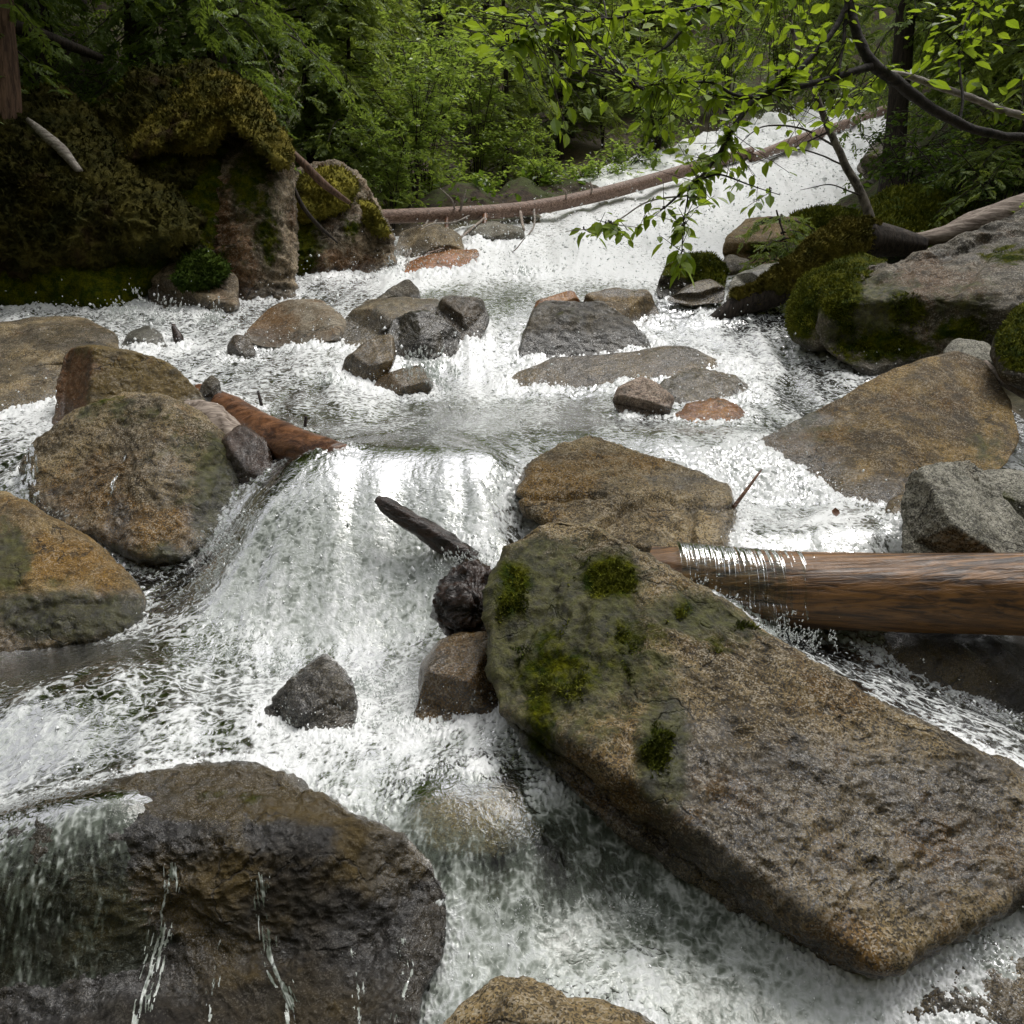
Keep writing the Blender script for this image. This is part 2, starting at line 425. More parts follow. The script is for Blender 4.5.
# ------------------------------------------------------------------ water surface model (plan view control points)
# pixel, depth, foam amount
W = [
 (20,1120,2.60,.2),(120,1120,2.60,.2),(220,1110,2.62,.3),(320,1095,2.62,.3),(395,1060,2.62,.35),(445,1000,2.66,.45),(560,1000,2.60,.5),(650,965,2.72,.5),(760,965,2.72,.45),(700,925,2.84,.15),(850,990,2.62,.6),(930,985,2.62,.55),(1010,925,2.76,.5),(960,905,2.8,.4),(1060,880,2.9,.4),
 (440,940,2.80,.35),(500,938,2.80,.5),(570,930,2.82,.35),(640,930,2.84,.1),
 (440,835,2.95,.0),(490,842,2.94,-.2),(550,850,2.96,-.1),(600,880,2.97,.0),(440,790,3.10,-.5),(500,790,3.11,-.6),(470,815,3.02,-.6),
 (420,765,3.28,.85),(480,770,3.22,.8),(540,790,3.14,.6),(390,795,3.14,.5),
 (-60,845,2.80,.35),(0,835,2.80,.2),(60,824,2.80,.05),(130,812,2.84,-.2),(-60,960,2.64,-.1),(0,960,2.64,-.3),(60,955,2.66,-.5),(125,950,2.69,-.65),(60,1040,2.62,-.2),(-20,1050,2.60,-.1),(100,785,3.2,.5),(0,805,3.2,.55),(-60,815,3.2,.6),(200,757,3.36,.75),(300,755,3.36,.75),
 (50,705,3.62,.62),(200,720,3.56,.78),(300,738,3.48,.85),(420,735,3.44,.9),(485,715,3.5,.85),(120,680,3.85,.6),(-60,690,3.8,.4),
 (0,668,4.1,.0),(60,658,4.16,-.05),(130,655,4.1,.12),
 (180,622,4.45,.62),(260,628,4.38,.78),(230,575,4.62,.6),(350,640,4.36,.66),(400,640,4.36,.6),(300,690,3.95,.72),(220,680,4.0,.72),(390,690,3.95,.55),
 (330,560,4.62,.56),(420,560,4.65,.52),(470,560,4.62,.7),(300,500,4.85,.40),(420,500,4.9,.36),(500,500,4.95,.7),(460,600,4.5,.6),
 (290,460,5.15,.1),(400,453,5.22,.18),(500,453,5.3,.3),(340,443,5.7,.25),(460,438,5.8,.35),(524,534,4.98,.7),(560,548,4.85,.5),(625,572,4.62,.5),(690,574,4.5,.5),(728,556,4.6,.6),(510,470,5.42,.7),
 (265,505,4.84,.5),(200,560,5.15,.1),(180,600,4.72,.2),(225,545,5.1,.2),(235,530,5.05,.55),
 (350,425,6.6,.5),(450,412,7.1,.46),(560,428,6.4,.45),(610,432,6.25,.5),(690,438,6.05,.55),(740,462,5.75,.5),(400,395,7.6,.62),
 (560,388,8.05,.5),(450,388,7.9,.55),(700,402,7.5,.4),(640,425,6.7,.35),
 (320,400,7.2,.7),(300,370,8.0,.8),(260,350,8.7,.8),(220,337,9.15,.75),(180,330,9.35,.7),(150,321,9.6,.7),(240,318,9.85,.5),(130,323,9.5,.7),(200,352,8.6,.75),(215,388,7.6,.7),(260,402,7.0,.6),(240,425,6.3,.5),
 (470,330,9.05,.75),(470,366,8.4,.85),(470,392,7.95,.8),(500,302,10.1,.45),(430,298,10.5,.5),(300,312,10.2,.6),(360,302,10.4,.6),(400,397,7.75,.8),
 (580,292,10.7,.6),(600,382,8.2,.3),(540,340,9.2,.5),
 (670,308,9.85,.3),(780,310,9.7,.3),(700,345,8.9,.65),(780,345,8.85,.75),(760,372,8.15,.85),(800,388,7.75,.6),(830,377,7.95,.6),(740,392,7.65,.6),(680,300,10.3,.8),
 (400,286,11.2,.8),(450,270,12,.85),(550,270,12.2,.9),(640,278,11.9,.9),(500,245,13.5,.85),(600,240,14,.85),(680,250,13.5,.9),(580,215,16,.8),(650,205,17,.85),
 (720,200,17.5,.9),(760,220,16,.9),(740,170,20,.8),(820,190,18.5,.9),(680,185,19,.7),(800,142,24,.85),(860,127,26,.9),(860,170,21,.9),(780,160,21.5,.8),(870,121,28,.8),(900,118,31,.8),
 (760,506,5.42,.75),(890,506,5.42,.6),(750,548,4.62,.75),(800,545,4.62,.8),(880,542,4.62,.8),(1000,540,4.65,.6),(820,525,4.95,.95),(960,520,5.0,.5),
 (760,600,4.42,.4),(830,600,4.42,.4),(900,600,4.44,.4),(1000,600,4.44,.4),(715,575,4.35,.6),
 (705,610,4.02,.75),(760,640,3.86,.8),(800,655,3.8,.75),(860,690,3.7,.6),(950,732,3.56,.65),(1010,752,3.5,.65),(1080,790,3.4,.5),(690,585,4.25,.7),(800,640,4.3,.2),(900,665,4.5,-.3),(1000,670,4.5,-.3),(1080,690,4.5,-.3),
 (0,440,6.5,.75),(40,415,7.0,.75),(20,470,5.95,.5),(10,500,5.55,.35),(-60,450,6.4,.6),(80,400,7.4,.6),
]
WA = np.array(W, float)
WP = U(WA[:, 0], WA[:, 1], WA[:, 2])
WXY, WZ, WF = WP[:, :2], WP[:, 2], WA[:, 3] + np.where(WA[:, 2] > 11, .22, 0)
def rbf_fit(XY, Z, c, lam):
    D = np.sqrt(((XY[:, None] - XY[None]) ** 2).sum(-1) + c * c)
    A = np.zeros((len(XY) + 3,) * 2)
    A[:len(XY), :len(XY)] = D - lam * np.eye(len(XY))
    Pm = np.c_[np.ones(len(XY)), XY]
    A[:len(XY), len(XY):] = Pm
    A[len(XY):, :len(XY)] = Pm.T
    return np.linalg.solve(A, np.r_[Z, 0, 0, 0])
def rbf_eval(XY0, k, c, X):
    out = np.empty(len(X))
    n = len(XY0)
    for a in range(0, len(X), 40000):
        x = X[a:a + 40000].astype(np.float32)
        D = np.sqrt((x[:, None, 0] - XY0[None, :, 0].astype(np.float32)) ** 2 + (x[:, None, 1] - XY0[None, :, 1].astype(np.float32)) ** 2 + np.float32(c * c))
        out[a:a + 40000] = D @ k[:n].astype(np.float32) + k[n] + x @ k[n + 1:]
    return out
CW = 0.12
KW = rbf_fit(WXY, WZ, CW, 0.02)
def idw(X, vals, pw=3.0):
    out = np.empty(len(X))
    for a in range(0, len(X), 40000):
        x = X[a:a + 40000].astype(np.float32)
        D2 = (x[:, None, 0] - WXY[None, :, 0].astype(np.float32)) ** 2 + (x[:, None, 1] - WXY[None, :, 1].astype(np.float32)) ** 2
        wgt = 1 / (D2 + 0.004 * (x[:, 1:2] / 4) ** 2) ** (pw / 2)
        out[a:a + 40000] = (wgt * vals[None].astype(np.float32)).sum(1) / wgt.sum(1)
    return out
# ground: stream bed below the water points, banks and the added hill behind from these (world x, y, z above camera foot level)
BANK = [
 (-3.6,3.0,-0.9),(-5,4.6,0.2),(-6.5,7,1.4),(-6.2,9.0,1.6),(-9,9,3.0),(-5.2,10.6,1.6),(-7,12,4.3),(-9,10,3.6),(-3.6,11.5,1.5),(-4.2,12.6,3.6),(-3,14,3.2),(-6,15,6.0),(-11,14,8.5),(-2.6,18,4.0),(-6,20,8.0),(-12,20,12),
 (-1,18.5,3.6),(1.0,20.5,4.6),(0,24,6.5),(-5,26,10),(3.4,22.5,5.6),(5,26,7.5),(9,31,10.3),(3,30,10),(-12,34,17),
 (4.4,3.3,-0.3),(3.6,2.4,-0.6),(5.4,4.6,0.6),(4.4,6.2,0.9),(6,7,2.0),(5.2,9.3,2.3),(9,9,4.8),(4.6,11,2.8),(5.7,13.2,3.9),(7.5,14,5.0),(12,14,7.5),(9.4,18,7.2),(12.5,22,9.3),(15,18,10),(15,27,12.0),(20,26,15),
 (0,45,20),(14,45,21),(-16,45,24),(28,40,24),(-30,30,22),(-30,12,16),(30,15,17),(0,70,38),(-40,70,42),(40,70,42),(-25,0,8),(25,0,8),(0,120,62),(-90,60,45),(90,60,45),(-90,0,25),(90,0,25),(0,-5,-0.5),(-7,-4,2.5),(7,-4,2.5),(0,-10,5),(-9,-10,8),(9,-10,8),(0,-18,15),(-14,-16,16),(14,-16,16),(0,-40,34),(-40,-40,36),(40,-40,36),(0,0.5,-0.6),(-2.5,1,-0.6),(2.5,1,-0.6),  # includes an unseen hill behind the camera, raised to block low sky
 (-2.0,2.2,0.0-0.0),(2.4,1.8,-0.2),
]
BK = np.array(BANK, float)
BK = BK[:-2]
_e = U(np.array([430, 470, 510, 555, 600, 650, 700, 750, 800, 840]), np.array([205, 200, 196, 188, 178, 168, 150, 134, 122, 112]), np.array([15.2, 15.8, 16.8, 18.2, 20.0, 21.6, 24.0, 27.0, 29.5, 32.0])) + np.array([0, 0.3, -ZC + 1.7 + .30])
BK = np.concatenate([BK, _e])
GXY = np.concatenate([WXY, BK[:, :2]])
GZ = np.concatenate([WZ - 0.16 - 0.012 * WXY[:, 1], BK[:, 2] + ZC - 1.7])
CG = 0.25
KG = rbf_fit(GXY, GZ, CG, 0.05)
def ground_z(X):
    X = np.atleast_2d(X)
    return rbf_eval(GXY, KG, CG, X)
def water_z(X):
    return rbf_eval(WXY, KW, CW, np.atleast_2d(X))

# ------------------------------------------------------------------ ground sheet
def sgrid(lo, hi, n, c, fine):
    a = np.arcsinh((lo - c) / fine)
    b = np.arcsinh((hi - c) / fine)
    return c + fine * np.sinh(np.linspace(a, b, n))
gx = sgrid(-150, 150, 420, 0, 6)
gy = sgrid(-60, 170, 460, 7, 7)
GX, GY = np.meshgrid(gx, gy)
X = np.c_[GX.ravel(), GY.ravel()]
z = ground_z(X)
wz = water_z(X)
V = np.c_[X, z]
above = np.clip((z - wz) / 0.4 + 0.2, 0, 1)
dist = np.hypot(X[:, 0], X[:, 1])
z = z + (0.05 + 0.14 * above) * fbm(V, 1.3, 5) * np.clip(dist / 4, 0.2, 2.0) + 0.5 * fbm(V, 0.25, 3) * np.clip((dist - 14) / 20, 0, 3)
V = np.c_[X, z]
ny, nx = GX.shape
i = np.arange(ny - 1)[:, None] * nx + np.arange(nx - 1)[None]
Q = np.stack([i, i + 1, i + nx + 1, i + nx], -1).reshape(-1, 4)
m = NT('forest_floor')
co = m.coord()
wetbed = m.attr('bed')
n1 = m.noise(co, 1.1, 7, 0.7)
n2 = m.noise(co, 9, 7, 0.7)
soil = m.mix(m.ramp(n2, 0.35, 0.65), (0.02, 0.013, 0.008), (0.075, 0.05, 0.03))
floor = m.mix(m.ramp(m.math('ADD', n1, m.math('MULTIPLY', m.math('SUBTRACT', n2, .5), .5)), 0.42, 0.56), soil, m.mix(n2, (0.02, 0.03, 0.006), (0.07, 0.085, 0.014)))
bed = m.mix(m.ramp(n2, 0.35, 0.65), (0.05, 0.037, 0.022), (0.16, 0.12, 0.075))
c = m.mix(wetbed, floor, bed)
m.done(m.bsdf(c, m.math('SUBTRACT', 0.9, m.math('MULTIPLY', wetbed, 0.5)), 0.3, m.bump(m.noise(co, 14, 8, 0.7), 0.9, 0.06)))
me = new_mesh('ground', V, Q)
attr(me, 'bed', 1 - np.clip((z - wz + 0.02) / 0.15, 0, 1))
g = tag(link('ground', me, m.m), kind='structure')

# ------------------------------------------------------------------ boulders
ROCK_V, ROCK_N = [], []
FRONT = {}
def closed_outline(pts, n, sm):
    P = np.asarray(pts, float)
    L = np.r_[0, np.cumsum(np.linalg.norm(np.roll(P, -1, 0) - P, axis=1))]
    s = np.linspace(0, L[-1], n, endpoint=False)
    Pc = np.concatenate([P, P[:1]])
    O = np.stack([np.interp(s, L, Pc[:, k]) for k in (0, 1)], -1)
    step = L[-1] / n
    k = max(1, int(round(sm / step)))
    for _ in range(3):
        ker = np.ones(2 * k + 1) / (2 * k + 1)
        for a in (0, 1):
            e = np.concatenate([O[-k:, a], O[:, a], O[:k, a]])
            O[:, a] = np.convolve(e, ker, 'valid')
    return O
def planefit(pts):
    P = np.array(pts, float)
    return np.linalg.solve(np.c_[np.ones(3), P[:, :2]], 1 / P[:, 2])
def pdep(k, p): return 1 / (k[0] + k[1] * p[..., 0] + k[2] * p[..., 1])
def rock_arrays(outline, D, T, Tb=None, n=2.4, planes=(), soft=0.04, sm=None, step=2.2, facets=0, center=None,
                noise=(0.05, 1.0), fine=(0.012, 6.0), seed=0, cracks=(), ridged=0.0, extra=None):
    """closed solid whose outline, seen from the photograph's viewpoint, follows the traced one"""
    O0 = np.asarray(outline, float)
    per = np.linalg.norm(np.roll(O0, -1, 0) - O0, axis=1).sum()
    N = int(np.clip(per / step, 64, 640))
    if sm is None: sm = min(5, per * 0.009)
    O = closed_outline(outline, N, sm)
    # area centroid
    x, y = O[:, 0], O[:, 1]
    cr = x * np.roll(y, -1) - np.roll(x, -1) * y
    c = np.array([((x + np.roll(x, -1)) * cr).sum(), ((y + np.roll(y, -1)) * cr).sum()]) / (3 * cr.sum())
    if center is not None: c = np.array(center, float)
    rad = np.linalg.norm(O - c, axis=1)
    Mr = int(np.clip(rad.mean() * 1.35 / step, 14, 200))
    if cr.sum() < 0: O = O[::-1]
    if len(D) == 2:
        ya, yb = O[:, 1].min(), O[:, 1].max()
        D = [(c[0] - 50, ya, D[0]), (c[0] + 50, ya, D[0]), (c[0], yb, D[1])]
    kD = planefit(D)
    phi = np.linspace(0, np.pi / 2, Mr + 1)[1:]
    s = np.sin(phi) ** 0.9
    s[-1] = 1
    pix = c + s[:, None, None] * (O - c)[None]
    h = np.clip(1 - s ** n, 0, 1) ** (1 / n)
    dm = pdep(kD, pix)
    dc = pdep(kD, c)
    rf = np.random.default_rng(seed + 500)
    rx, ry = np.ptp(O[:, 0]) / 2, np.ptp(O[:, 1]) / 2
    fac = []
    if facets:
        fac = [(.78, rf.uniform(-.3, .3), -1.1), (.8, rf.uniform(-.5, .5), .35)] + [(rf.uniform(.6, .95), rf.uniform(-1.3, 1.3), rf.uniform(-.9, .9)) for _ in range(facets)]
    def front(p, dmid, hh):
        d = dmid - T * hh
        for q in planes:
            e = pdep(planefit(q), p)
            # smooth maximum
            k = soft
            hm = np.clip(0.5 + 0.5 * (e - d) / k, 0, 1)
            d = d * (1 - hm) + e * hm + k * hm * (1 - hm)
        for (u_, a_, b_) in fac:
            e = dc - T * u_ + T * (a_ * (p[..., 0] - c[0]) / rx + b_ * (p[..., 1] - c[1]) / ry)
            k = max(T * .07, .008)
            hm = np.clip(0.5 + 0.5 * (e - d) / k, 0, 1)
            d = d * (1 - hm) + e * hm + k * hm * (1 - hm)
        return np.minimum(d, dmid + 0.0)
    df = front(pix, dm, h[:, None])
    dcf = front(c, dc, 1.0)
    Tb_ = T if Tb is None else Tb
    Mb = max(6, Mr // 3)
    sb = np.sin(np.linspace(0, np.pi / 2, Mb + 1)[1:-1])
    pixb = c + sb[:, None, None] * (O - c)[None]
    hb = (1 - sb ** 2.2) ** (1 / 2.2)
    db = pdep(kD, pixb) + Tb_ * hb[:, None]
    pf = U(pix[..., 0], pix[..., 1], df).reshape(-1, 3)
    pb = U(pixb[..., 0], pixb[..., 1], db)[::-1].reshape(-1, 3)
    V = np.concatenate([U(c[0], c[1], dcf)[None], pf, pb, U(c[0], c[1], dc + Tb_)[None]])
    rings = Mr + Mb - 1
    i = 1 + np.arange(rings - 1)[:, None] * N
    j = np.arange(N)[None]
    Q = np.stack([i + j, i + N + j, i + N + (j + 1) % N, i + (j + 1) % N], -1).reshape(-1, 4)
    j = np.arange(N)
    last = 1 + (rings - 1) * N
    Tr = np.concatenate([np.stack([np.zeros(N, int), 1 + j, 1 + (j + 1) % N], -1), np.stack([np.full(N, len(V) - 1), last + (j + 1) % N, last + j], -1)])
    Nn = vnormals(V, Q, Tr)
    if (Nn[0] @ (V[0] - V.mean(0))) < 0:
        Q, Tr, Nn = Q[:, ::-1], Tr[:, ::-1], -Nn
    size = np.ptp(V, axis=0).max()
    off = seed * 13.7 + 3.1
    f0 = noise[1] / size * 3.0
    disp = noise[0] * size * fbm(V, f0, 4, 0.5, off)
    if ridged: disp += ridged * size * fbm(V * np.array([1, 1, 1.6]), f0 * 2.2, 4, 0.55, off + 5, True)
    lam = 3.0 * step * dc / F_PX           # nothing finer than the mesh can carry
    oc = lambda f: int(np.clip(math.log2(max(1.0, 1 / (f * lam))) + 1, 1, 5))
    disp += fine[0] * fbm(V, fine[1], oc(fine[1]), 0.6, off + 9)
    if fine[1] * 3.2 * lam < 1: disp += fine[0] * 0.32 * fbm(V, fine[1] * 3.2, oc(fine[1] * 3.2), 0.7, off + 19, True)
    px, py, _ = PRJ(V)
    nf = 1 + len(pf)
    if extra:
        em = np.clip(blobs(V, extra[2]), 0, 1)
        disp += em * extra[0] * fbm(V * np.array([1, 1, 1.7]), extra[1], 3, 0.55, off + 33, True)
    for path, wd, dp in cracks:
        P = smooth_path(path, 60)
        P = P + np.c_[pnoise(np.c_[P * 0.08, np.zeros(60)] + off), pnoise(np.c_[P * 0.08, np.ones(60) * 5] + off)] * 4
        dd = np.full(nf, 1e9)
        for q in P: dd = np.minimum(dd, (px[:nf] - q[0]) ** 2 + (py[:nf] - q[1]) ** 2)
        disp[:nf] -= dp * np.exp(-dd / (wd * wd))
    V = V + Nn * disp[:, None]
    Nn = vnormals(V, Q, Tr)
    return V, Q, Tr, Nn, nf
def blobs(V, lst, off=0.0):
    if not lst: return np.zeros(len(V))
    px, py, _ = PRJ(V)
    a = np.zeros(len(V))
    for (x, y, rx, ry, s) in lst:
        e = np.exp(-(((px - x) / rx) ** 2 + ((py - y) / ry) ** 2))
        a = np.maximum(a, s * e) if s > 0 else a + s * e
    return a
def tufts(V, Nn, dens_mask, count, size, seed, mat_attr=True):
    """small upright moss sprigs on a surface"""
    r = np.random.default_rng(seed)
    p = dens_mask / dens_mask.sum()
    idx = r.choice(len(V), count, p=p)
    o = V[idx]
    n = Nn[idx] + r.normal(size=(count, 3)) * 0.45
    n /= np.linalg.norm(n, axis=1)[:, None]
    a = np.cross(n, r.normal(size=(count, 3)))
    a /= np.linalg.norm(a, axis=1)[:, None] + 1e-9
    L = size * r.uniform(0.5, 1.3, count)[:, None]
    wd = L * 0.28
    A = o - a * wd - n * L * 0.15
    B = o + a * wd - n * L * 0.15
    C = o + n * L + a * wd * r.normal(size=(count, 1)) * 0.5
    VV = np.stack([A, B, C], 1).reshape(-1, 3)
    return VV, np.arange(count * 3).reshape(-1, 3)
def boulder(name, label, cat, mat, outline, D, T, moss=(), stain=(), wet=(), film=(), tuft=None, moss_up=0.0, wet_base=0.0, group=None, caps=(), kind=None, **kw):
    V, Q, Tr, Nn, nf = rock_arrays(outline, D, T, **kw)
    ROCK_V.append(V); ROCK_N.append(Nn)
    FRONT[label] = (V[:nf], Nn[:nf])
    mo = blobs(V, moss) + moss_up * np.clip((Nn[:, 2] - 0.25) / 0.6, 0, 1)
    stn = blobs(V, stain)
    # wetness: near the water line and where painted
    wl = water_z(V[:, :2])
    hgt = (V[:, 2] - wl)
    we = np.clip(1 - hgt / 0.22, 0, 1) + blobs(V, wet) + wet_base
    Vl, c = recenter(V)
    me = new_mesh(name, Vl, Q, Tr)
    attr(me, 'moss', mo); attr(me, 'stain', stn); attr(me, 'film', blobs(V, film)); attr(me, 'wet', np.clip(we, 0, 1.3))
    o = link(name, me, M[mat], loc=c)
    tag(o, label, cat, group, kind)
    if tuft:
        wgt = np.clip(mo[:nf] + .7 * fbm(V[:nf], tuft[2] if len(tuft) > 2 else 5.0, 4, .6, 3.0) - .42, 0, 1) * (Nn[:nf, 2] > -.5)
        tv, tt = tufts(V[:nf], Nn[:nf], wgt + 1e-9, tuft[0], tuft[1], 40 + len(ROCK_V))
        link('moss_cover', new_mesh('moss_cover', tv - c, None, tt, False), M['moss_mix'], o)
    for cp in caps: moss_part(o, c, **cp)
    return o
def moss_part(parent, origin, mat, outline, D, T, count=1500, size=0.035, label=None, **kw):
    kw.setdefault('noise', (0.06, 2.0)); kw.setdefault('fine', (0.05, 5.0))
    V, Q, Tr, Nn, nf = rock_arrays(outline, D, T, **kw)
    mb = MB()
    mb.add(V, Q, Tr)
    tv, tt = tufts(V[:nf], Nn[:nf], np.ones(nf), count, size, 5 + len(ROCK_V))
    mb.add(tv, None, tt)
    o = mb.build('moss_cover', M[mat], parent, origin)
    if label: o['label'] = label
    return o

# --- foreground
boulder('boulder', 'long slanting granite boulder with green moss on its upper end, biggest in the stream', 'boulder', 'granite',
  [(493,600),(497,575),(508,550),(530,530),(560,521),(590,527),(620,545),(700,590),(800,660),(900,720),(1000,770),(1090,830),(1110,900),(1024,890),(960,930),(900,965),(862,970),(820,955),(760,915),(700,880),(640,840),(580,795),(530,745),(502,710),(493,660)],
  [(560,521,3.95),(862,970,2.75),(1090,830,3.1)], 0.5, Tb=0.45, n=3.6, soft=0.035, sm=4, step=1.9, center=(690,720),
  planes=[[(560,540,3.72),(1000,790,2.98),(720,850,2.72)],[(500,640,3.62),(600,600,3.52),(560,730,3.06)],[(540,740,3.22),(840,950,2.62),(620,770,2.87)]],
  noise=(0.022,1.4), fine=(0.026,6.0), tuft=(6000, .013, 7.0), seed=1, ridged=0.014, extra=(.017, 13.0, [(860,850,200,130,1.2),(720,760,80,60,.7),(1000,850,100,80,1)]), film=[(560,640,120,120,.95),(540,730,50,60,.7),(690,615,110,40,.65),(660,750,36,70,.8)],
  moss=[(610,578,36,26,.75),(685,610,20,14,.45),(655,745,20,34,.62),(515,590,26,44,.55),(555,670,70,60,.48),(630,650,60,50,.42),(720,640,60,26,.34),(540,720,30,50,.45)],
  stain=[(850,950,160,30,.2),(600,810,120,30,.15),(980,850,80,60,.15)], wet=[(850,830,220,120,.9),(700,760,90,80,.6),(560,640,80,120,.4)],
  cracks=[([(640,600),(632,660),(625,720),(640,800)],7,.025),([(700,700),(760,760),(850,800)],8,.012),([(860,800),(920,840),(1010,830)],8,.015),([(590,590),(585,640),(600,680)],8,.012)])
boulder('boulder', 'dark rounded boulder in the lower left corner with thin trickles running down its face', 'boulder', 'black_ochre',
  [(-90,860),(-20,842),(60,802),(150,775),(210,766),(270,772),(330,798),(390,835),(430,870),(447,900),(445,950),(420,1000),(400,1060),(350,1150),(-90,1150)],
  (3.2,2.35), 0.5, Tb=0.35, n=3, soft=0.06, sm=8, step=2.2, center=(190,900),
  planes=[[(210,772,3.08),(100,830,2.80),(330,835,2.82)],[(100,830,2.80),(330,835,2.82),(200,1024,2.66)],[(330,835,2.82),(446,900,2.9),(400,1000,2.70)]],
  noise=(0.03,1.5), fine=(0.035,7), seed=2, moss=[(240,795,70,16,.3),(120,920,80,60,.2)], stain=[(270,795,140,26,.6),(200,900,90,60,.25),(380,860,60,40,.35)], wet_base=0.3, wet=[(180,830,120,24,.5)])
boulder('rock', 'speckled tan rock cut off by the bottom edge of the photo', 'rock', 'granite_gold',
  [(425,1060),(455,1008),(495,979),(520,980),(560,996),(640,1014),(710,1060),(600,1130),(480,1130)], (2.52,2.36), 0.18, seed=3, noise=(0.04,1.5), wet_base=.25, fine=(.02,9))
boulder('rock', 'broken grey rock under thin water in the bottom right corner', 'rock', 'granite',
  [(875,1040),(905,985),(950,955),(1005,932),(1060,930),(1110,980),(1110,1120),(900,1120)], (2.86,2.42), 0.12, facets=4, seed=4, ridged=.03, wet_base=.5)
boulder('rock', 'tan rock under a glassy sheet of water, left of the long boulder', 'rock', 'ochre_pale',
  [(385,825),(395,795),(440,772),(500,773),(540,795),(545,835),(500,860),(430,855)], (3.27,3.03), 0.07, seed=5, noise=(.04,1.2), wet_base=.4)
boulder('rock', 'brown wet rock below the dark stump beside the long boulder', 'rock', 'granite_brown',
  [(405,735),(418,700),(420,665),(440,640),(480,630),(530,638),(530,690),(500,705),(470,735)], (3.88,3.46), 0.24, facets=2, seed=6, wet_base=.6, stain=[(470,690,60,60,.4)])
boulder('rock', 'dark rock splitting the foot of the main fall', 'rock', 'wet_dark',
  [(266,752),(268,712),(285,690),(308,668),(325,655),(340,672),(352,700),(358,745),(320,760)], (3.86,3.5), 0.2, seed=7, wet_base=.7, ridged=.05, facets=4, n=3)
boulder('stump', 'dark reddish broken stump wedged against the left end of the long boulder', 'stump', 'wood_black',
  [(440,618),(443,590),(452,573),(470,567),(488,573),(506,590),(506,642),(472,638),(449,633)], (4.15,3.98), 0.2, seed=61, facets=5, ridged=.09, noise=(.08,2.0), fine=(.05,9), n=3)
# --- left
boulder('boulder', 'big round granite boulder at the left of the main fall', 'boulder', 'granite',
  [(20,470),(30,447),(55,425),(90,405),(130,393),(165,397),(195,412),(225,440),(240,470),(243,492),(225,522),(200,550),(180,566),(140,566),(100,545),(60,528),(32,505)],
  (6.05,5.3), 0.62, Tb=.5, n=2.3, seed=8, step=2.0, extra=(.02, 5.0, [(180,490,70,60,1)]), film=[(215,490,40,80,.75),(190,450,50,50,.5),(120,415,90,22,.45),(150,555,80,20,.6)], noise=(.03,1.3), fine=(.03,6), ridged=.008, moss=[(160,420,60,22,.33),(105,400,30,14,.42),(215,470,26,60,.25)], stain=[(90,500,60,40,.2),(140,530,60,30,.3)],  # olive film; its right and bottom patches paint the shaded side dark
  wet=[(170,470,50,60,.5),(120,520,14,40,.7)], cracks=[([(126,445),(118,480),(108,510)],4,.012)],
  planes=[[(60,440,5.75),(110,530,5.15),(170,430,5.55)],[(170,430,5.55),(230,500,5.45),(120,520,5.05)]], soft=.14)
boulder('boulder', 'ochre angular slab standing behind the round boulder', 'boulder', 'ochre',
  [(54,430),(58,385),(68,352),(88,346),(130,352),(165,362),(180,374),(200,393),(208,412),(190,430),(150,440),(60,445)],
  (7.0,6.6), 0.6, Tb=.35, n=5, soft=.015, sm=3, seed=9, step=1.8, noise=(.012,1.5), fine=(.02,5), ridged=.01,
  planes=[[(56,420,6.85),(68,352,7.0),(91,390,6.42)],[(91,352,6.55),(91,400,6.38),(200,400,6.55)]], wet_base=.35, moss=[(190,410,20,20,.3)], stain=[(70,390,18,40,.5)])
boulder('boulder', 'low grey boulder with a wet black top at the far left edge', 'boulder', 'granite',
  [(-90,335),(0,321),(50,316),(90,320),(118,336),(125,352),(80,362),(62,392),(52,410),(0,430),(-90,440)],
  (8.6,7.0), .35, Tb=.5, n=2.5, seed=10, noise=(.03,1.4), wet=[(70,335,60,16,.9),(20,365,50,14,.6)], step=2.0)
boulder('boulder', 'orange tan boulder with a black blotched lower half at the left edge', 'boulder', 'granite_tan',
  [(-90,500),(0,491),(30,502),(60,524),(100,549),(130,574),(145,600),(139,622),(115,642),(60,650),(0,665),(-90,690)],
  (5.1,4.35), .4, Tb=.5, n=2.6, soft=.1, seed=11, noise=(.025,1.3), fine=(.024,7), step=2.0,
  planes=[[(20,505,4.85),(120,590,4.5),(20,590,4.4)],[(20,590,4.4),(110,600,4.42),(40,650,4.28)]], wet=[(60,620,100,40,.7),(10,550,50,40,.5)], film=[(70,615,120,34,.85),(5,560,36,40,.85),(60,585,40,16,.5)], stain=[(60,560,80,30,.3)],
  cracks=[([(20,612),(60,606),(105,603)],4,.02)])
boulder('rock', 'small brown knob beside the rusty log at the top of the left fall', 'rock', 'wet_dark',
  [(198,398),(202,382),(212,375),(221,384),(222,400),(210,408)], (7.0,6.8), .1, seed=12, wet_base=.3, facets=4)
boulder('rock', 'dark red rock under the rusty log, behind the left curtain of water', 'rock', 'rust_dark',
  [(222,440),(240,425),(268,440),(275,480),(268,515),(240,520),(225,490)], (5.75,5.5), .2, seed=13, wet_base=.5, facets=3, ridged=.02)
boulder('rock', 'dark knob of rock in the rapids right of the ochre slab', 'rock', 'wet_dark',
  [(226,345),(236,334),(250,338),(256,352),(250,372),(238,380),(230,362)], (8.6,8.35), .12, seed=14, wet_base=.4, facets=4, stain=[(240,340,20,8,.6)])
boulder('rock', 'grey wet rock washed over between the far left boulder and the left rapids', 'rock', 'granite_grey',
  [(120,345),(130,330),(148,325),(162,333),(168,350),(150,360),(130,357)], (9.0,8.5), .12, seed=15, wet_base=.8, facets=4)
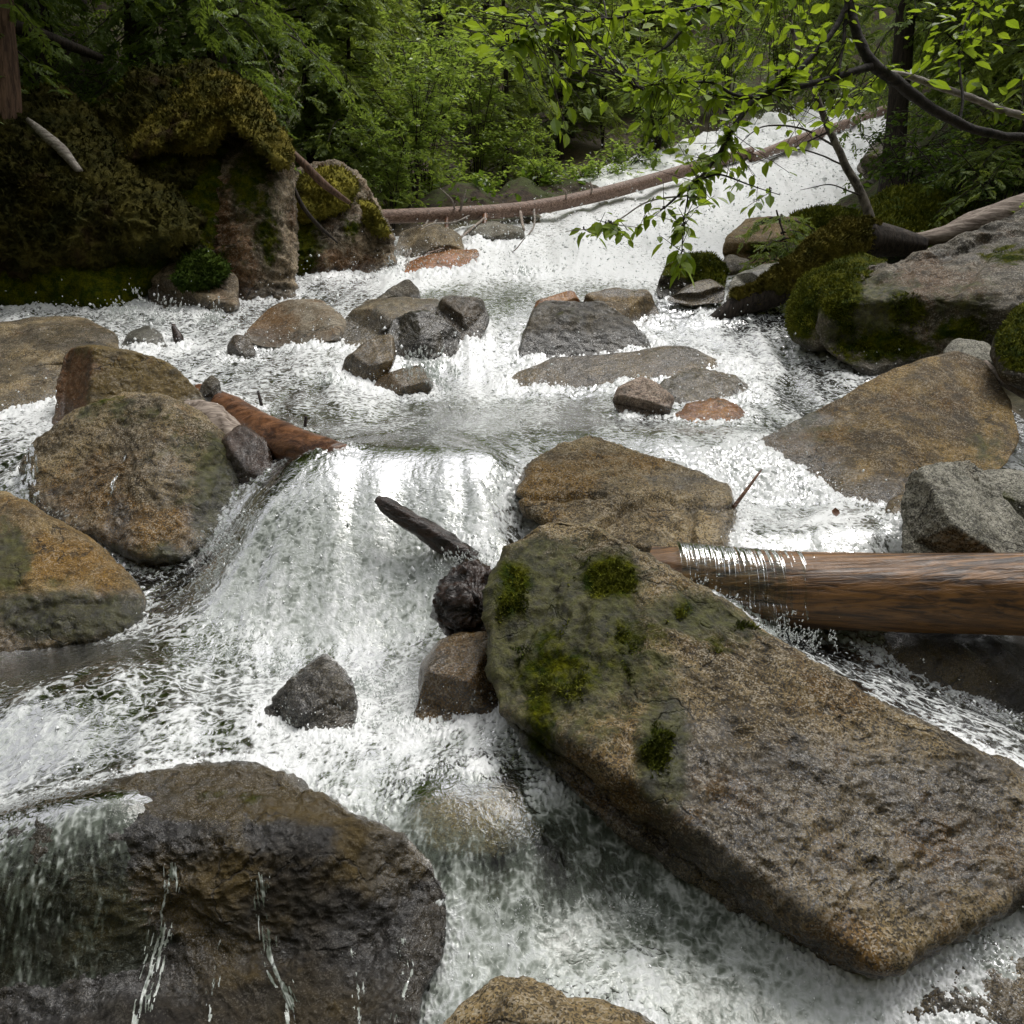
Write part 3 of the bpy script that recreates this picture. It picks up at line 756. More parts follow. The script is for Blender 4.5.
# --- centre band
boulder('boulder', 'flat topped granite boulder with a dark crack, behind the top of the long boulder', 'boulder', 'granite_gold',
  [(512,492),(528,466),(558,447),(590,437),(640,454),(690,470),(728,487),(735,506),(730,552),(700,560),(650,556),(620,548),(560,530),(528,516)],
  (5.66,4.74), .42, Tb=.4, n=2.8, soft=.04, sm=3.5, seed=16, step=1.7, noise=(.018,1.4), fine=(.022,8), ridged=.008,
  planes=[[(560,450,5.45),(720,490,5.08),(600,500,4.85)],[(530,500,4.93),(700,500,4.83),(640,550,4.52)]],
  cracks=[([(516,499),(560,498),(605,496)],2.5,.04),([(600,528),(628,508),(655,499),(690,503),(733,507)],3.5,.06),([(692,505),(694,556)],2.5,.04)],
  moss=[(600,470,30,12,.18)], stain=[(550,480,40,25,.3),(620,465,60,14,.2)], wet=[(650,480,80,14,.4)])
boulder('boulder', 'wide brown slab boulder on the right with a pale wet upper edge', 'boulder', 'granite_brown',
  [(703,466),(760,440),(830,404),(880,375),(925,358),(958,351),(985,362),(1008,400),(1018,440),(1003,468),(960,480),(930,495),(870,508),(800,507),(740,503),(712,488)],
  (6.9,5.5), .55, Tb=.5, n=4, soft=.05, sm=4, seed=17, step=1.8, noise=(.012,1.3), fine=(.018,6), center=(875,440),
  planes=[[(750,455,6.05),(950,365,6.5),(850,500,5.42)],[(940,370,6.55),(1010,430,6.2),(930,490,5.55)]], wet=[(800,420,90,10,.6)], film=[(800,425,70,30,.5),(985,455,40,40,.5)], stain=[(780,440,60,25,.2),(900,400,60,20,.15)], moss=[(985,450,30,25,.2)])
boulder('boulder', 'pale grey angular boulder resting on the wet log at the right', 'boulder', 'granite_grey',
  [(903,508),(908,474),(935,463),(970,461),(988,476),(1010,508),(1045,545),(1050,563),(1000,566),(904,563)],
  (4.75,4.35), .6, Tb=.25, n=6, soft=.025, sm=3, seed=18, step=1.8, noise=(.014,1.6), fine=(.025,7),
  planes=[[(925,475,4.5),(955,525,4.25),(904,545,4.48)],[(925,475,4.5),(955,525,4.25),(1000,500,4.62)],[(955,525,4.25),(904,545,4.48),(1005,564,4.22)]])
boulder('rock', 'half hidden grey rock behind the pale angular boulder at the right edge', 'rock', 'granite_grey',
  [(955,482),(980,471),(1040,472),(1080,500),(1060,535),(1000,535),(962,510)], (5.4,5.0), .25, facets=3, seed=19, moss=[(1010,500,30,14,.4)])
boulder('rock', 'small brown rock half sunk beside the pale angular boulder and the white pool', 'rock', 'granite_brown',
  [(878,520),(890,500),(912,492),(925,505),(920,540),(890,540)], (5.15,4.9), .15, seed=20)
boulder('boulder', 'green mossed boulder cut off at the right edge above the brown slab', 'boulder', 'mossrock',
  [(990,360),(996,335),(1012,312),(1040,296),(1100,305),(1100,395),(1030,392),(1002,380)], (7.0,6.4), .35, tuft=(2200, .022, 4.0), seed=21, moss_up=.7, moss=[(1015,340,30,30,.6)])
boulder('rock', 'small grey rock wedged behind the crest of the brown slab boulder', 'rock', 'granite_grey',
  [(942,352),(955,340),(985,341),(1000,352),(1002,380),(960,372)], (7.4,7.1), .2, facets=2, seed=22)
boulder('boulder', 'large grey and brown mossy boulder with a black overhang on the right bank', 'boulder', 'mossrock',
  [(819,335),(818,310),(824,287),(848,273),(880,268),(905,260),(940,246),(985,226),(1040,203),(1110,195),(1130,335),(1020,345),(950,352),(900,366),(872,374),(848,364),(830,352)],
  (9.3,7.9), .75, Tb=.6, n=2.4, soft=.1, tuft=(3000, .028, 3.0), seed=23, step=1.9, noise=(.03,1.6), fine=(.03,3), ridged=.014, film=[(870,310,70,50,.7),(960,300,60,40,.5)], center=(930,300),
  planes=[[(840,275,8.7),(1010,232,9.2),(930,290,7.95)],[(835,300,8.0),(940,290,7.75),(900,355,8.0)]],
  moss=[(838,292,28,30,.85),(880,345,60,26,.6),(905,310,30,26,.5),(850,330,24,24,.5),(1010,255,40,16,.5),(960,330,60,20,.5)], stain=[(920,285,30,20,.5),(870,300,30,25,.4),(970,290,30,15,.35)], wet=[(960,255,70,14,.4)],
  cracks=[([(850,284),(890,278),(930,266),(990,240)],4,.06),([(940,300),(965,285),(985,262)],5,.05)])
boulder('boulder', 'rounded mossy boulder left of the large right bank boulder, above the side fall', 'boulder', 'mossrock',
  [(787,322),(789,298),(803,277),(838,259),(866,252),(888,262),(882,300),(852,350),(812,352),(793,340)], (9.1,8.5), .5, tuft=(4500, .028, 3.0), seed=24, moss_up=.5, moss=[(800,310,30,40,.8),(830,275,36,16,.55)], noise=(.03,1.4))
boulder('boulder', 'dark wet boulder with water sheeting over it in mid stream', 'boulder', 'wet_dark',
  [(516,368),(522,338),(534,308),(546,302),(600,301),(626,318),(652,346),(645,366),(600,380),(540,382)],
  (9.25,8.7), .45, n=3.4, soft=.06, sm=3, seed=25, step=1.6, wet_base=.45, planes=[[(540,303,9.15),(630,318,9.15),(580,312,8.95)],[(540,312,8.95),(630,320,8.95),(580,372,8.62)]], ridged=.006, noise=(.02,1.5), fine=(.03,4), moss=[(570,315,40,14,.3)])
boulder('boulder', 'brown boulder with a smooth pale top behind the dark mid stream boulder', 'boulder', 'granite_brown',
  [(582,312),(587,293),(618,287),(650,290),(660,314),(657,338),(640,352),(600,345)], (9.8,9.3), .4, facets=3, seed=26, n=3, wet=[(620,293,40,6,.8)], sm=3)
boulder('rock', 'rusty brown wedge of rock on the crest behind the dark mid stream boulder', 'rock', 'rust',
  [(531,318),(535,300),(556,294),(573,290),(583,304),(565,312),(542,322)], (9.5,9.3), .15, facets=2, seed=27, wet_base=.6, sm=2)
boulder('rock', 'broad brown shelf of rock awash below the dark mid stream boulder', 'rock', 'granite_brown',
  [(500,400),(512,374),(560,358),(640,350),(690,346),(735,368),(752,398),(700,408),(650,402),(560,408)], (8.6,7.85), .1, Tb=.3, seed=28, wet_base=.7, noise=(.02,1.4), n=3)
boulder('rock', 'glistening wet rock slope behind the small orange rock', 'rock', 'granite',
  [(650,400),(662,380),(700,367),(735,376),(758,397),(756,412),(700,416),(660,410)], (8.0,7.4), .18, seed=29, wet_base=1.0, fine=(.05,6))
boulder('rock', 'small pinkish grey rock sitting in the mid stream pool', 'rock', 'pinkgrey',
  [(612,403),(620,387),(640,378),(655,382),(674,398),(669,414),(650,424),(628,420)], (7.2,6.85), .2, facets=4, seed=30, n=3, sm=2.5, ridged=.02, step=1.5)
boulder('rock', 'small orange rock just breaking the water beside the pinkish grey rock', 'rock', 'rust',
  [(672,418),(690,404),(715,399),(738,406),(748,418),(732,432),(690,432)], (7.15,6.75), .12, seed=31, wet_base=.8, step=1.5, ridged=.02)
boulder('boulder', 'smooth tan boulder with rapids on both sides, below the left cliff', 'boulder', 'smooth_tan',
  [(241,338),(262,313),(285,299),(320,299),(348,320),(343,342),(300,348),(260,347)], (9.5,8.75), .35, seed=32, n=2.6, noise=(.02,1.2), stain=[(270,325,25,20,.4)], sm=4,
  planes=[[(260,320,9.2),(300,345,8.7),(300,305,9.2)]])
boulder('boulder', 'long brown boulder with a pale streaked top in the middle boulder group', 'boulder', 'granite',
  [(336,332),(350,311),(370,300),(400,297),(440,299),(448,318),(420,332),(380,350),(350,350)], (9.5,8.6), .35, facets=3, seed=33, wet_base=.5, noise=(.02,1.4), n=3)
boulder('rock', 'dark angular rock perched highest in the middle boulder group', 'rock', 'wet_dark',
  [(376,300),(393,286),(408,279),(418,289),(421,300),(400,306)], (10.0,9.75), .2, facets=3, seed=34, n=4, sm=2, wet_base=.3, step=1.4)
boulder('rock', 'black shiny rock in front of the middle boulder group', 'rock', 'wet_dark',
  [(386,340),(393,320),(425,310),(442,320),(462,336),(452,358),(425,368),(394,370)], (8.9,8.4), .3, facets=4, seed=35, n=4, sm=2.5, wet_base=.9, ridged=.03, step=1.5)
boulder('rock', 'brown black rock at the right end of the middle boulder group', 'rock', 'wet_dark',
  [(436,308),(444,296),(482,299),(489,318),(482,338),(460,342),(441,325)], (9.2,8.75), .25, facets=4, seed=36, n=4, sm=2.5, wet_base=.5, ridged=.03, stain=[(460,320,20,20,.5)])
boulder('rock', 'brown upright rock at the lower left of the middle boulder group', 'rock', 'granite_brown',
  [(338,390),(344,360),(368,340),(392,334),(395,360),(382,386),(360,398)], (8.2,7.75), .28, facets=3, seed=37, n=4, sm=2.5, wet_base=.6, step=1.5)
boulder('rock', 'low brown rock splashed by white water at the foot of the middle boulder group', 'rock', 'granite_brown',
  [(366,396),(384,373),(420,364),(434,380),(428,400),(395,406)], (8.0,7.5), .22, facets=2, seed=38, wet_base=.8, stain=[(390,380,20,12,.5)])
# --- beside the upper cascade
boulder('rock', 'mossy rock at the water edge left of the flat slab on the right bank', 'rock', 'mossrock',
  [(655,292),(664,266),(690,252),(715,254),(729,270),(724,292),(690,300),(665,303)], (10.7,10.1), .35, tuft=(2500, .035, 3.0), facets=2, seed=39, moss=[(705,268,26,20,.9),(675,270,14,14,.5)], moss_up=.3)
boulder('rock', 'flat wet stone in front of the mossy water edge rock', 'rock', 'granite',
  [(665,300),(690,284),(710,278),(726,287),(724,302),(690,306)], (10.1,9.7), .2, facets=3, seed=40, wet_base=.6)
boulder('boulder', 'square tan boulder at the right edge of the upper cascade', 'boulder', 'granite_tan',
  [(721,252),(729,233),(750,219),(790,216),(814,227),(818,248),(790,262),(745,266),(727,262)], (12.0,11.3), .45, facets=4, seed=41, n=4, sm=3, moss=[(770,250,40,12,.5)], wet_base=.2)
boulder('rock', 'flat grey slab poking out under the mossy root', 'rock', 'granite_grey',
  [(726,300),(734,276),(760,264),(792,262),(805,276),(785,298),(750,306)], (10.0,9.5), .3, facets=3, seed=42, wet=[(760,272,40,12,.6)], moss=[(780,295,40,12,.6)])
boulder('rock', 'small dark stone between the square tan boulder and the mossy rock', 'rock', 'wet_dark',
  [(716,268),(728,254),(750,260),(750,272),(728,276)], (11.0,10.8), .15, seed=43)
boulder('boulder', 'dark grey boulder at the top right of the upper cascade', 'boulder', 'mossrock',
  [(856,168),(868,148),(890,131),(916,138),(940,172),(905,192),(870,184)], (17.6,16.6), .7, facets=4, seed=44)
boulder('moss_mound', 'dark green mossy hump under the slender leaning trunk on the right bank', 'mound', 'mossrock',
  [(855,238),(866,204),(890,188),(930,188),(980,200),(1000,240),(930,252),(880,248)], (11.6,10.8), .5, tuft=(4000, .045, 2.0), seed=45, moss_up=.9, moss=[(920,215,70,40,.8)])
boulder('rock', 'low mossy rock below the tiny sapling beside the upper cascade', 'rock', 'mossrock',
  [(772,245),(790,215),(830,205),(862,212),(870,240),(830,258),(790,258)], (12.2,11.6), .4, tuft=(3500, .04, 2.5), seed=46, moss_up=.6, moss=[(830,225,40,20,.5)])
boulder('rock', 'rusty rock ledge at the left foot of the upper cascade', 'rock', 'rust',
  [(372,300),(385,275),(410,262),(450,250),(478,250),(480,266),(440,285),(400,300)], (12.5,11.3), .3, facets=3, seed=47, wet_base=.5, stain=[(430,265,60,20,.3)])
boulder('rock', 'grey rock in the shade under the left end of the fallen log', 'rock', 'granite',
  [(392,262),(400,232),(432,222),(462,235),(466,258),(430,268)], (13.3,12.5), .4, facets=4, seed=48)
boulder('rock', 'rounded grey rock under the middle of the fallen log', 'rock', 'granite_grey',
  [(455,250),(465,228),(490,220),(522,228),(526,242),(495,255)], (14.2,13.4), .4, facets=4, seed=49, stain=[(500,230,20,10,.3)])
boulder('rock', 'reddish rock breaking through the white water at the foot of the upper cascade', 'rock', 'pinkgrey',
  [(510,290),(516,276),(528,270),(542,276),(546,290),(530,296)], (11.9,11.5), .2, seed=50, wet_base=.8)
boulder('rock', 'brown rock in the gloom beneath the wet log at the right', 'rock', 'black_ochre',  # black material paints in the deep shade under the log
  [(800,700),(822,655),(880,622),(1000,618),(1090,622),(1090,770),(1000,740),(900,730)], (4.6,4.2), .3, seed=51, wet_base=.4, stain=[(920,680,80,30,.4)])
# --- left bank
boulder('cliff', 'upright rock face draped with a golden moss cap on the left bank', 'cliff', 'cliff',
  [(197,306),(196,260),(198,200),(208,150),(225,115),(262,118),(287,155),(294,210),(292,290),(286,312),(240,318)],
  (11.2,10.6), .75, Tb=1.2, n=3.4, soft=.1, sm=3, seed=52, step=1.7, noise=(.025,1.6), fine=(.05,1.6), ridged=.03, film=[(260,220,50,80,.45)], facets=3,
  planes=[[(205,180,10.9),(245,290,10.2),(262,150,10.5)],[(262,150,10.5),(290,200,10.9),(265,300,10.25)]], moss=[(250,180,34,50,.55),(268,240,22,40,.5),(225,250,14,20,.35),(205,200,10,40,.5)], stain=[(215,215,18,30,.5),(235,250,20,40,.35)], wet=[(240,300,60,16,.6)],
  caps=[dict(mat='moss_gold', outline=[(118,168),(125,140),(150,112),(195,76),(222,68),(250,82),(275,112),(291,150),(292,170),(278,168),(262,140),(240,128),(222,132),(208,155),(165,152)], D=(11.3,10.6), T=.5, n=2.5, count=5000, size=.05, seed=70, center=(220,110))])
boulder('cliff', 'second rock face with yellow moss at the left end of the fallen log', 'cliff', 'cliff',
  [(284,304),(287,200),(297,172),(335,163),(358,178),(375,204),(388,230),(395,266),(383,292),(350,300)],
  (12.6,11.7), .8, Tb=1.0, n=3.2, soft=.1, sm=3, seed=53, step=1.7, noise=(.025,1.7), fine=(.06,1.7), ridged=.035, film=[(310,250,30,50,.5)], facets=4,
  planes=[[(295,190,12.1),(355,190,12.1),(340,290,11.3)],[(355,190,12.1),(392,260,12.4),(345,285,11.35)]], moss=[(305,240,20,60,.6),(352,228,14,24,.5),(330,195,40,16,.6)], stain=[(330,270,50,20,.35)], wet=[(340,290,50,10,.6)],
  caps=[dict(mat='moss_yellow', outline=[(292,215),(298,178),(320,166),(345,168),(360,182),(352,205),(325,220),(300,226)], D=(12.15,11.8), T=.3, count=1500, size=.05, seed=71),
        dict(mat='moss_yellow', outline=[(355,200),(365,197),(380,212),(390,235),(380,238),(365,225)], D=(12.3,11.9), T=.25, count=700, size=.05, seed=72)])
boulder('moss_mound', 'huge dark mossy mound overhanging the water on the left bank', 'mound', 'mossrock',
  [(-120,330),(-120,80),(20,92),(60,90),(92,115),(130,150),(172,192),(207,214),(208,244),(182,258),(150,290),(122,322)],
  (11.4,10.3), .8, Tb=.9, n=2.4, seed=54, noise=(.03,2.0), fine=(.1,2), moss_up=.6, moss=[(60,200,400,400,.9)],
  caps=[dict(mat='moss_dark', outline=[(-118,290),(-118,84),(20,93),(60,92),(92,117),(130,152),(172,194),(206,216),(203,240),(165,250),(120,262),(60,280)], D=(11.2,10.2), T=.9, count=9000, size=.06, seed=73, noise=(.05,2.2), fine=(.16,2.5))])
boulder('moss_mound', 'shaded mossy slope between the dark mound and the upright rock face', 'mound', 'mossrock',
  [(60,210),(90,110),(140,75),(210,66),(232,110),(228,200),(215,290),(150,290),(100,260)], (11.6,10.7), .5, Tb=.8, seed=55, moss_up=.4, moss=[(150,150,120,120,.9)], noise=(.05,2), fine=(.14,2), ridged=.03,
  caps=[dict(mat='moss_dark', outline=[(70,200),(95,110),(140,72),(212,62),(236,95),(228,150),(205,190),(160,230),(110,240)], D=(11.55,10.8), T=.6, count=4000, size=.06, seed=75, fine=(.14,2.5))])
boulder('rock', 'squat rock wearing a bright green moss cushion at the foot of the left cliff', 'rock', 'cliff',
  [(146,320),(148,288),(160,268),(182,262),(212,262),(238,278),(239,308),(200,324)], (10.5,9.9), .4, facets=3, seed=56, n=3.5, wet_base=.2,
  caps=[dict(mat='moss_green', outline=[(172,282),(178,262),(195,251),(212,252),(228,264),(228,278),(205,288),(185,292)], D=(10.2,9.95), T=.14, count=1200, size=.045, seed=74, noise=(.12, 2.5))])
# ------------------------------------------------------------------ logs and drift wood
def wood(name, label, cat, mat, pts, rad, seg=24, n=120, rough=0.06, freq=(2.0, 30), seed=0, group=None, twist=0.0, grooves=0.0, parent=None, parent_origin=None):
    """pts: (pixel x, pixel y, depth); rad in metres along the length"""
    A = np.array(pts, float)
    P = smooth_path(U(A[:, 0], A[:, 1], A[:, 2]), n)
    r = np.interp(np.linspace(0, 1, n), np.linspace(0, 1, len(rad)), rad)
    V, Q, T = tube_arrays(P, r, seg)
    s = np.repeat(np.linspace(0, 1, n), seg)
    a = np.tile(np.linspace(0, 2 * np.pi, seg, endpoint=False), n)
    L = np.linalg.norm(np.diff(P, axis=0), axis=1).sum()
    nz = np.c_[np.cos(a) * 2.2, np.sin(a) * 2.2, s * L * freq[0]] + seed * 7.7
    k = n * seg
    d = rough * fbm(nz, 1.0, 4) + grooves * np.minimum(0, fbm(np.c_[np.cos(a) * 5, np.sin(a) * 5, s * L * 0.5] + seed, 1.0, 3, 0.6, 2, True))
    C = np.repeat(P, seg, 0)
    V[:k] = C + (V[:k] - C) * (1 + d[:, None])
    if parent is None:
        Vl, c = recenter(V)
    else: Vl, c = V - parent_origin, None
    me = new_mesh(name, Vl, Q, T)
    o = link(name, me, M[mat], parent, c)
    if parent is None: tag(o, label, cat, group); ROCK_V.append(V); ROCK_N.append(vnormals(V, Q, T))
    return o, P, c
wood('log', 'thick wet brown log lying across the pool outlet at the right edge', 'log', 'log_wet', [(650,575,4.42),(700,580,4.35),(780,588,4.26),(900,592,4.2),(1100,596,4.05),(1450,612,3.9)], [.14,.16,.178,.183,.188,.19,.2], 128, 320, .07, (1.2,), 1, grooves=.30)
wood('log', 'rusty red waterlogged log that the left rapids pour over', 'log', 'wood_rust', [(200,392,7.25),(232,412,6.75),(275,440,5.85),(340,460,5.25)], [.07,.12,.14,.10], 28, 90, .12, (3,), 2, grooves=.1)
wood('stump', 'grey brown knot of root wood between the round boulder and the rusty log', 'stump', 'wood_bleached', [(188,408,6.3),(208,418,6.15),(228,440,6.0),(240,470,5.85),(243,500,5.8)], [.06,.11,.13,.10,.05], 32, 70, .35, (6,), 3, grooves=.2)
wood('snag', 'black splintered piece of wood jutting from the main fall', 'driftwood', 'wood_black', [(377,499,4.62),(390,508,4.6),(415,524,4.6),(445,543,4.6),(475,560,4.6)], [.02,.045,.05,.058,.045], 28, 120, .42, (7,), 4, grooves=.4)
wood('snag', 'short dark root sticking up from the rapids above the ochre slab', 'driftwood', 'wood_black', [(173,325,8.9),(178,338,8.85),(180,350,8.8),(184,366,8.7)], [.02,.05,.045,.07], 12, 30, .35, (8,), 6)
wood('stick', 'short upright dark stick in the water above the rusty log', 'stick', 'wood_black', [(305,427,6.2),(306,416,6.2)], [.012,.012], 8, 8)
wood('stick', 'thin dark stick leaning in the water by the knob of rock', 'stick', 'wood_black', [(262,407,6.8),(258,391,6.8)], [.014,.01], 8, 8)
wood('stick', 'thin reddish twig caught between the cracked boulder and the brown slab', 'stick', 'wood_rust', [(733,508,5.0),(748,488,5.02),(762,469,5.05)], [.012,.01,.005], 8, 20)
wood('stick', 'grey stick leaning out from beside the brown slab at the right edge', 'stick', 'wood_bleached', [(985,362,6.9),(1005,382,6.6),(1060,412,6.3)], [.02,.035,.04], 10, 30)
wood('log', 'weathered grey trunk lying on top of the large right bank boulder', 'log', 'wood_bleached', [(900,240,9.7),(940,236,9.7),(980,222,9.75),(1080,190,9.9)], [.05,.09,.14,.16], 28, 80, .2, (2,), 7, grooves=.15)
# mossy root
o, P, c0 = wood('root', 'thick moss wrapped root crossing the right bank behind the rounded boulder', 'root', 'bark_dark', [(700,330,9.5),(738,306,9.5),(775,292,9.5),(805,272,9.6),(835,250,9.7),(870,240,9.75),(925,246,9.7)], [.05,.12,.15,.17,.2,.2,.1], 28, 120, .15, (2,), 8)
V, Q, T = tube_arrays(smooth_path(P[18:108:6], 260) + np.array([0, -.02, .05]), np.interp(np.linspace(0, 1, 260), [0, .3, .6, .8, 1], [.10, .16, .21, .23, .14]), 56)
V = V + vnormals(V, Q, T) * (0.10 * fbm(V, 3.0, 3) + .05 * fbm(V, 11.0, 3))[:, None]
Nn = vnormals(V, Q, T)
mb = MB(); mb.add(V, Q, T)
tv, tt = tufts(V, Nn, np.clip(Nn[:, 2] + .5, 0.05, 1), 9000, .035, 9); mb.add(tv, None, tt)
mb.build('moss_cover', M['moss_gold'], o, c0)
# fallen log bridging the cascade, with broken branches
o, P, c0 = wood('fallen_tree', 'long peeled reddish log bridging the upper cascade, broken branches hanging below', 'log', 'log_red', [(372,217,13.2),(450,214,14.0),(530,208,15.2),(610,192,16.6),(690,169,18.4),(750,152,20.5)], [.105,.11,.12,.125,.125,.11], 20, 140, .06, (2,), 9, grooves=.06)
def stub(pts, r0, r1, mat='log_red'):
    pts = [pts[0]] + [(x, y, t - .45 * k) for k, (x, y, t) in enumerate(pts) if k]
    wood('branch', None, None, mat, pts, [r0, (r0 + r1) / 2, r1], 7, 24, .1, (3,), 3, parent=o, parent_origin=c0)
for pts, r0, r1, mt in [
    ([(447,216,13.95),(446,235,13.9),(444,252,13.8)], .035, .03, 'wood_rust'), ([(485,214,14.4),(484,232,14.4),(481,246,14.3)], .045, .035, 'wood_rust'),
    ([(520,210,15.0),(522,222,14.8),(524,230,14.7)], .03, .02, 'wood_bleached'), ([(534,208,15.2),(533,228,14.8),(512,252,14.4)], .022, .008, 'bark_grey'),
    ([(440,216,13.9),(420,240,13.6),(400,263,13.3)], .02, .008, 'bark_grey'), ([(430,216,13.8),(415,245,13.4),(405,262,13.2)], .016, .006, 'bark_grey'),
    ([(487,216,14.4),(470,230,14.0),(450,245,13.7),(425,254,13.5)], .024, .008, 'wood_bleached'), ([(470,215,14.2),(455,222,14.0),(432,224,13.8),(420,230,13.6)], .016, .006, 'bark_grey'),
    ([(487,240,14.2),(495,252,14.0),(512,252,13.9),(525,238,13.9)], .015, .007, 'bark_grey'), ([(460,212,14.1),(463,200,14.0),(466,190,13.9)], .02, .008, 'bark_grey'),
    ([(455,212,14.1),(452,200,14.0),(440,188,13.8)], .015, .006, 'bark_grey'), ([(400,262,13.3),(420,256,13.3),(440,250,13.5)], .012, .006, 'bark_grey'),
    ([(590,198,16.3),(592,188,16.3),(590,182,16.3)], .02, .012, 'wood_bleached'), ([(566,203,15.8),(566,192,15.8),(562,188,15.8)], .02, .012, 'wood_bleached')]:
    stub(pts, r0, r1, mt)
wood('log', 'shorter pale log lying across the head of the upper cascade', 'log', 'log_red', [(752,158,20.0),(800,140,22.5),(830,130,24.5),(900,104,28)], [.10,.14,.14,.13], 14, 60, .08, (2,), 10)
wood('log', 'dark fallen trunk leaning across the top left corner', 'log', 'bark_dark', [(-40,12,10.5),(20,28,10.8),(60,42,11.2),(102,58,11.8)], [.09,.08,.07,.045], 14, 50, .12, (2,), 11)
wood('branch', 'lichen spotted branch on the dark mossy mound', 'branch', 'bark_grey', [(28,120,10.0),(45,135,9.9),(62,150,9.85),(80,172,9.8)], [.03,.055,.06,.04], 10, 40, .3, (6,), 12)
wood('branch', 'bent grey branch leaning from the golden moss down over the second rock face', 'branch', 'bark_red', [(288,148,11.0),(305,165,10.9),(325,185,11.0),(350,203,11.2)], [.035,.05,.05,.025], 10, 40, .12, (4,), 13)
wood('branch', 'thin bare branch hanging in front of the second rock face', 'branch', 'bark_dark', [(290,178,11.0),(302,205,11.0),(318,225,11.1),(338,243,11.2)], [.02,.028,.025,.01], 8, 30, .1, (4,), 14)
wood('branch', 'pale dead twig hooked over the mossy slope on the left bank', 'branch', 'bark_grey', [(110,110,11.0),(140,118,10.9),(165,150,10.8),(172,185,10.7),(178,205,10.7)], [.008,.014,.014,.01,.006], 6, 30)
o_ = MB()
lp = U(836, 522, 4.9) + np.array([0, 0, .03])
# one brown leaf on the white pool
v = np.array([[0, 0, 0], [.022, .03, .006], [.02, .06, .004], [0, .085, .012], [-.02, .06, .004], [-.022, .03, .006], [0, .045, -.004]]) * np.array([1, .6, 1])
v = v @ Matrix.Rotation(R(55), 3, 'X').transposed()
o_.add(v, None, [[0, 1, 6], [1, 2, 6], [2, 3, 6], [3, 4, 6], [4, 5, 6], [5, 0, 6]])
ob = o_.build('leaf', M['wood_rust'])
ob.location = lp
tag(ob, 'single fallen brown leaf on the white pool behind the wet log', 'leaf')

# ------------------------------------------------------------------ the water sheet
NCOL, NROW = WATER_RES
az = np.linspace(-0.64, 0.76, NCOL)
rad_hi = np.exp(np.linspace(math.log(2.05), math.log(33), 1600))
# low-res column profiles -> even sampling along the slope of each column
azc = np.linspace(-0.64, 0.76, 120)
Xc = np.stack([np.sin(azc)[:, None] * rad_hi, np.cos(azc)[:, None] * rad_hi], -1)
hc = water_z(Xc.reshape(-1, 2)).reshape(120, -1)
dl = np.hypot(np.diff(rad_hi)[None], np.diff(hc, axis=1)) / rad_hi[None, 1:]
vis = np.diff(PRJ(np.stack([Xc[..., 0], Xc[..., 1], hc], -1))[1], axis=1)
dl = dl + np.abs(vis) / 900
cum = np.concatenate([np.zeros((120, 1)), np.cumsum(dl, 1)], 1)
cum /= cum[:, -1:]
k = np.ones(9) / 9
cum = np.apply_along_axis(lambda c: np.convolve(np.pad(c, 4, 'edge'), k, 'valid'), 0, cum)
rr = np.stack([np.interp(np.linspace(0, 1, NROW), cum[i], rad_hi) for i in range(120)])
fi = np.interp(az, azc, np.arange(120))
i0 = np.clip(fi.astype(int), 0, 118)
rad = rr[i0] * (1 - (fi - i0))[:, None] + rr[i0 + 1] * (fi - i0)[:, None]
WX = np.stack([np.sin(az)[:, None] * rad, np.cos(az)[:, None] * rad], -1).reshape(-1, 2)
wz = water_z(WX)
gz = ground_z(WX)
keep = wz > gz - 0.25
_o = np.argsort(_e[:, 1])
keep &= (WX[:, 1] < 14.6) | (WX[:, 0] > np.interp(WX[:, 1], _e[_o, 1], _e[_o, 0]) + .1)
foam = idw(WX, WF)
# flow direction on a regular plan grid
fx = np.arange(-9, 16, 0.05); fy = np.arange(1.5, 35, 0.05)
FXX, FYY = np.meshgrid(fx, fy)
FZ = water_z(np.c_[FXX.ravel(), FYY.ravel()]).reshape(FXX.shape)
def blur(A, k):
    ker = np.ones(2 * k + 1) / (2 * k + 1)
    A = np.apply_along_axis(lambda c: np.convolve(np.pad(c, k, 'edge'), ker, 'valid'), 0, A)
    return np.apply_along_axis(lambda c: np.convolve(np.pad(c, k, 'edge'), ker, 'valid'), 1, A)
FS = blur(blur(FZ, 2), 2)
gyy, gxx = np.gradient(FS, 0.05)
SL = np.hypot(gxx, gyy)
DX, DY = -gxx - 0.02, -gyy - 0.07
nn = np.hypot(DX, DY); DX /= nn; DY /= nn
def look(A, X):
    u = np.clip((X[:, 0] - fx[0]) / 0.05, 0, len(fx) - 1.001)
    v = np.clip((X[:, 1] - fy[0]) / 0.05, 0, len(fy) - 1.001)
    a, b = u.astype(int), v.astype(int)
    fu, fv = u - a, v - b
    return (A[b, a] * (1 - fu) + A[b, a + 1] * fu) * (1 - fv) + (A[b + 1, a] * (1 - fu) + A[b + 1, a + 1] * fu) * fv
slope = look(SL, WX)
dist = np.hypot(WX[:, 0], WX[:, 1])
def lic(X, lam, length, seed, steps=9):
    """noise of wavelength lam dragged along the stream over the given length"""
    acc = np.zeros(len(X)); wsum = 0
    for sgn in (1, -1):
        p = X.copy()
        h = length / steps / 2
        for s in range(steps):
            if not (sgn == -1 and s == 0):
                wg = math.cos(s / steps * 1.45)
                q = np.c_[p, look(FS, p)]
                acc += wg * pnoise(q / lam + seed * 3.3)
                wsum += wg
            hs_ = sgn * h / np.sqrt(1 + look(SL, p) ** 2)
            p = p + hs_[:, None] * np.c_[look(DX, p), look(DY, p)]
    return acc / math.sqrt(wsum)
st = np.zeros(len(WX)); it = np.zeros(len(WX)); hh = np.zeros(len(WX))
P3 = np.c_[WX, wz]
